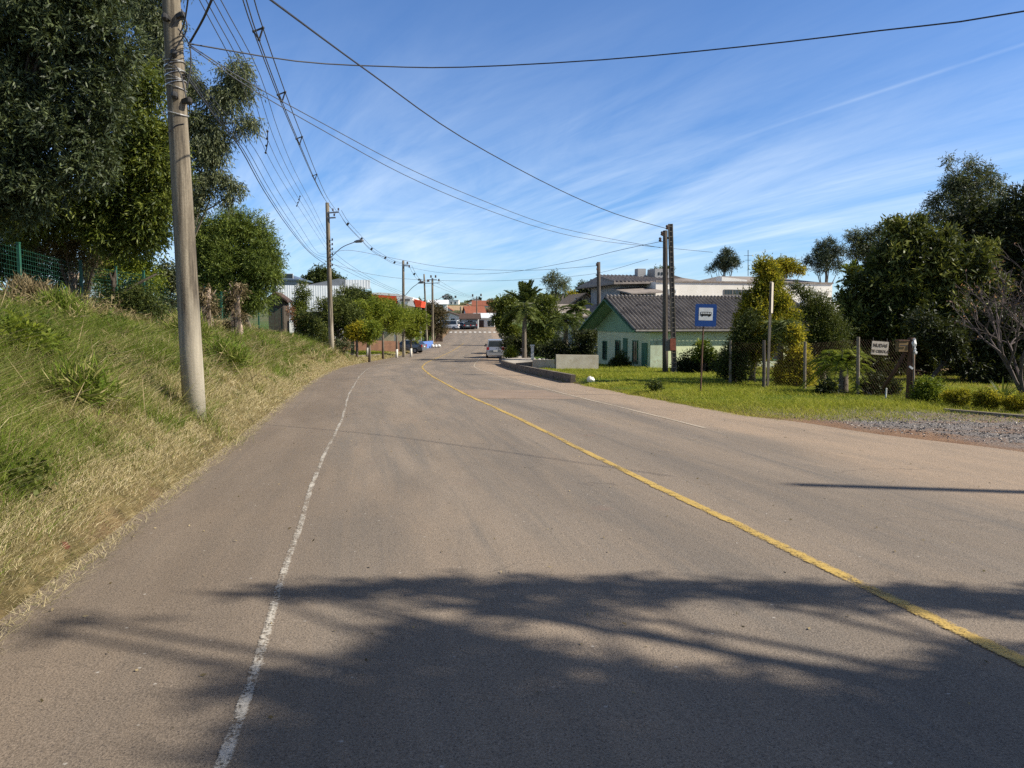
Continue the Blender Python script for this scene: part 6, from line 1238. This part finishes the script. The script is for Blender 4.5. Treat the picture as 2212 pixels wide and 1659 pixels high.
def bus_sign():
    b = hit(1513, 850, 18, 26); Y = b.y; s = Y / F; t = thing('bus_stop_sign', 'blue bus stop sign with white bus panel on a thin rusty post', 'road sign', b); tp = at(1521, 664, Y) - b
    m = MB(); m.tube([Vector((0, 0, -.2)), tp * .5, tp], .024, 10); local_part(t, m, 'post', 'rust_iron')
    c = at(1524, 681, Y) - b; ti = R(1.2); rt = Matrix.Rotation(ti, 4, 'Y')
    def plate(name, w, h, r, y, th, mat, parent=None, off=(0, 0)):
        m = MB(); m.prism([c + rt @ Vector((x + off[0], y, z + off[1])) for x, z in rrect(w, h, r)], (0, th, 0)); return local_part(t, m, name, mat, parent)
    bl = plate('plate', 46 * s, 48 * s, .05, -.035, .008, 'blue_sign'); plate('plate_back', 46 * s * .98, 48 * s * .98, .05, -.0265, .004, 'iron')
    wp = plate('white_panel', 30 * s, 27 * s, .012, -.0385, .003, 'white_sign', bl, (0, 2.5 * s))
    pl = MB(); zc = 3.0 * s
    pl.prism([c + rt @ Vector((x, -.0415, z + zc)) for x, z in rrect(24 * s, 8.5 * s, .02)], (0, .0025, 0))
    for sx in (-7, 7): pl.lathe((0, 0, 0), [(0.001, 0), (0.001, .001)], 3)
    for sx in (-7.5, 7): pl.prism([c + rt @ Vector((sx * s + 1.9 * s * math.cos(a), -.0415, zc - 4.3 * s + 1.9 * s * math.sin(a))) for a in np.linspace(0, 2 * PI, 13)[:-1]], (0, .0025, 0))
    ic = local_part(t, pl, 'bus_symbol', 'black_paint', bl)
    wn = MB()
    for k in range(6): x = (-9.3 + k * 3.7) * s; wn.prism([c + rt @ Vector((x + a, -.0428, zc + 1.4 * s + d)) for a, d in rrect(2.7 * s, 3.2 * s, .006, 2)], (0, .001, 0))
    local_part(t, wn, 'bus_window', 'white_sign', bl)
bus_sign()
def edge_sign():
    b = hit(1658, 838, 20, 32); Y = b.y; s = Y / F; t = thing('road_sign', 'road sign seen almost edge on, on a tall pale post', 'road sign', b); tp = at(1666, 608, Y) - b
    m = MB(); m.beam(Vector((0, 0, -.2)), tp, .075, .075); local_part(t, m, 'post', 'post_wood')
    c = at(1664.5, 643, Y) - b; yaw = R(66); m = MB(); m.prism([c + Matrix.Rotation(yaw, 3, 'Z') @ Vector((x, -.06, z)) for x, z in rrect(.62, 66 * s, .05)], Matrix.Rotation(yaw, 3, 'Z') @ Vector((0, .012, 0))); local_part(t, m, 'plate', 'dull_sign')
edge_sign()
def post(label, px, pyb, pyt, Y, w, mat, group='garden fence posts', lean=0):
    b = at(px, pyb, Y); b.z = gz(b.x, b.y) - .15; tp = at(px + lean, pyt, Y); t = thing('fence_post', label, 'post', b, group); m = MB(); m.tube([b, b.lerp(tp, .5) + Vector((.01, 0, 0)), tp], [w * .55, w * .5, w * .48], 9); m.build('shaft', M[mat], t); return t
post('dark wooden post standing left against the edge on sign post', 1650, 838, 735, 25.9, .11, 'wood_pole', None)
def garden_fence():
    P = [(1577, 838, 736, 27.2), (1738, 842, 738, 25.2), (1853, 858, 728, 22.0), (1958, 868, 732, 20.2)]
    b = at(1738, 842, 25.2); b.z = gz(b.x, b.y); t = thing('wire_fence', 'chain link garden fence on thin wooden posts behind the lawn', 'fence', b); Q = []
    for px, pb, pt, Y in P:
        a = at(px, pb, Y); a.z = gz(a.x, a.y) - .1; c = at(px + 1, pt, Y); Q.append((a, c))
    for a, c in Q[:3]:
        m = MB(); m.tube([a, c], [.052, .045], 9); m.build('post', M['post_wood'], t)
    m = MB(); a, c = Q[2]; m.beam(a + Vector((.35, -.1, .15)), a.lerp(c, .2), .045); m.build('brace', M['post_wood'], t)
    for (a, c), (d, e) in zip(Q, Q[1:]):
        m = MB(); L = (d - a).length; H = .96; n = int(L / .10); g = lambda u, v: (a.lerp(d, u)).lerp(c.lerp(e, u), v)
        w = Vector((.0028, 0, 0)); k0 = 1.45 / L
        for k in range(-int(n * k0), n + 1):
            for sgn in (1, -1):
                u0 = k / n if sgn == 1 else (k / n + k0); u1 = u0 + sgn * k0; v0, v1 = .04, .96
                def clip(u0, v0, u1, v1):
                    if u0 == u1: return None
                    t0, t1 = sorted(((0 - u0) / (u1 - u0), (1 - u0) / (u1 - u0))); t0, t1 = max(0, t0), min(1, t1)
                    return None if t0 >= t1 else (u0 + (u1 - u0) * t0, v0 + (v1 - v0) * t0, u0 + (u1 - u0) * t1, v0 + (v1 - v0) * t1)
                q = clip(u0, v0, u1, v1)
                if q: p0, p1 = g(q[0], q[1]), g(q[2], q[3]); m.quad(p0, p0 + w, p1 + w, p1)
        for v in (.04, .5, .96): p0, p1 = g(0, v), g(1, v); h = Vector((0, 0, .004)); m.quad(p0, p1, p1 + h, p0 + h)
        m.build('wire_mesh', M['rust_iron'], t)
garden_fence()
def board():
    Y = 20.9; c = at(1900, 752, Y); t = thing('sign_board', 'dusty white board lettered MUDAS DE CEBOLA hung on the garden fence', 'sign', c); yaw = R(8); tl = Matrix.Rotation(R(-3.0), 4, 'Y') @ Matrix.Rotation(yaw, 4, 'Z'); w, h = wpx(39, Y), wpx(29, Y)
    t.rotation_euler = (tl @ Matrix.Identity(4)).to_euler(); t.rotation_euler = (0, R(4), yaw)
    m = MB(); m.prism([Vector((x, -.02, z)) for x, z in rrect(w, h, .008)], (0, .014, 0)); local_part(t, m, 'panel', 'dull_sign')
    text_part(t, 'MUDAS', .125, Vector((0, -.024, h * .19)), 0, 'brown_paint'); text_part(t, 'DE CEBOLA', .100, Vector((0, -.024, -h * .24)), 0, 'brown_paint')
    m = MB()
    for sx in (-1, 1): m.tube([Vector((sx * w * .42, -.005, h * .45)), Vector((sx * w * .42, .02, h * .75))], .006, 4)
    local_part(t, m, 'hanging_wire', 'dark_iron')
board()
def gate_post():
    Y = 19.9; b = at(1965, 868, Y); b.z = gz(b.x, b.y) - .15; tp = at(1969, 730, Y); t = thing('gate_post', 'thick reddish wooden gate post with a slanting brace', 'post', b)
    m = MB(); m.tube([b, b.lerp(tp, .3) + Vector((.01, 0, 0)), b.lerp(tp, .7), tp], [.115, .10, .095, .09], 10); m.build('shaft', M['red_post'], t, True)
    m = MB(); m.tube([at(1908, 838, Y + .3), at(1940, 790, Y + .15), at(1962, 748, Y)], .05, 8); m.build('brace', M['red_post'], t, True)
    m = MB(); m.tube([at(1973, 870, Y - .12), at(1974, 800, Y - .12), at(1973, 735, Y - .1)], .022, 6); m.build('conduit', M['post_wood'], t)
    p = at(1948, 748, Y - .05); x = thing('letter_box', 'faded yellow box fixed left of the gate post top', 'box', p); m = MB(); m.box((0, 0, 0), (.25, .15, .27), R(6)); bd = local_part(x, m, 'body', 'yellow_box'); m = MB(); m.box((0, 0, .15), (.29, .19, .03), R(6)); local_part(x, m, 'lid', 'red_post'); m = MB(); m.box((0, -.10, .02), (.2, .012, .03), R(6)); local_part(x, m, 'slot', 'black_paint', bd)
    p = at(1974, 742, Y - .1); m = MB(); m.blob(p, (.055, .05, .12), 5, 10, .3); m.blob(p + Vector((.02, 0, -.17)), (.045, .04, .09), 8, 8, .35); m.blob(p + Vector((.06, 0, -.24)), (.05, .03, .04), 9, 8, .35); tag(m.build('plastic_bag', M['white_plastic']), 'torn white plastic bag tied to the gate post top', 'bag')
    p = at(1968, 794, Y - .14); m = MB(); m.box(p, (.11, .03, .05), 0, R(35)); tag(m.build('tag_plate', M['white_plastic']), 'small white tag nailed halfway up the gate post', 'tag')
gate_post()
def pots():
    p = hit(1895, 853, 18, 24); z = Vector((p.x, p.y + .6, gz(p.x, p.y + .6))); t = thing('plant_pot', 'white pot hanging low behind the garden fence', 'pot', z + Vector((0, 0, .18))); m = MB(); m.lathe((0, 0, 0), [(.05, 0), (.09, .02), (.13, .20), (.145, .21), (.145, .24), (.12, .24)], 14); local_part(t, m, 'body', 'white_plastic'); m = MB(); m.lathe((0, 0, -.2), [(.03, 0), (.03, .2)], 8); local_part(t, m, 'stand', 'white_plastic')
    p = hit(1913, 862, 17, 24); m = MB(); m.tube([p + Vector((0, 0, -.05)), p + Vector((.01, 0, .27))], .022, 8); m.blob(p + Vector((.01, 0, .28)), (.026, .026, .02), 2, 8, .1); tag(m.build('marker_stake', M['white_plastic']), 'short white stake in the grass before the garden fence', 'stake')
pots()
m = MB(); a, b = hit(2040, 889, 14, 22), hit(2212, 904, 12, 22); b2 = b + (b - a) * .6
m.beam(a + Vector((0, 0, .02)), b2 + Vector((0, 0, .02)), .10, .10); tag(m.build('garden_edging', M['post_wood']), 'weathered timber edging between gravel and clipped shrubs', 'edging')
# ------------------------------------------------------------------ small things
p = hit(135, 1187, 3, 12); m = MB(); m.blob(p + Vector((0, 0, .02)), (.05, .045, .035), 3, 12, .18); tag(m.build('earth_clod', M['clod']), 'red earth clod at the edge of the dry grass', 'clod')
p = hit(350, 1160, 3, 12); m = MB(); m.tube([p + Vector((-.12, -.03, .012)), p + Vector((0, .0, .016)), p + Vector((.12, .045, .012))], [.004, .006, .003], 5); tag(m.build('straw_stick', M['whitewash']), 'pale straw stalk lying on the asphalt shoulder', 'stalk')
def bags(lab, px, py, Y, n, s=.22):
    p = at(px, py, Y); z = max(gz(p.x, p.y), float(rz(Y)) + .02); t = thing('bag_pile', lab, 'bags', Vector((p.x, p.y, z))); rg = random.Random(int(px))
    for k in range(n): m = MB(); m.blob(((k - n / 2) * s * 1.7, rg.uniform(-.3, .3), s * .8), (s, s, s * .8), k, 10, .25); local_part(t, m, 'bag', 'white_plastic')
bags('three white bags on the ground at the foot of the cluttered pole', 945, 739, 106, 3, .27)
bags('pale rubbish and leaves heaped on the pavement by the palm', 1178, 770, 55, 3, .17)
p = hit(1276, 826, 24, 34); m = MB(); m.blob(p + Vector((0, 0, .10)), (.16, .14, .12), 4, 10, .2); tag(m.build('stone', M['white_wall']), 'white painted stone at the lawn corner by the kerb', 'stone')
m = MB(); p = at(1150, 765, 57); p.z = gz(p.x, p.y); m.beam(p, p + Vector((0, 0, 1.15)), .22); m.box(p + Vector((0, 0, 1.2)), (.32, .32, .1)); tag(m.build('gate_pillar', M['white_wall']), 'white gate pillar behind the palm trunks', 'pillar')
p = hit(1410, 848, 20, 28); bush('shrub', 'tiny dark weed throwing a long shadow at the lawn edge', [(p + Vector((0, 0, .18)), .16), (p + Vector((.15, 0, .12)), .12)], M['cedar_leaf'], 150, 4, .15, .08, .04, None, .1, .5, .2)
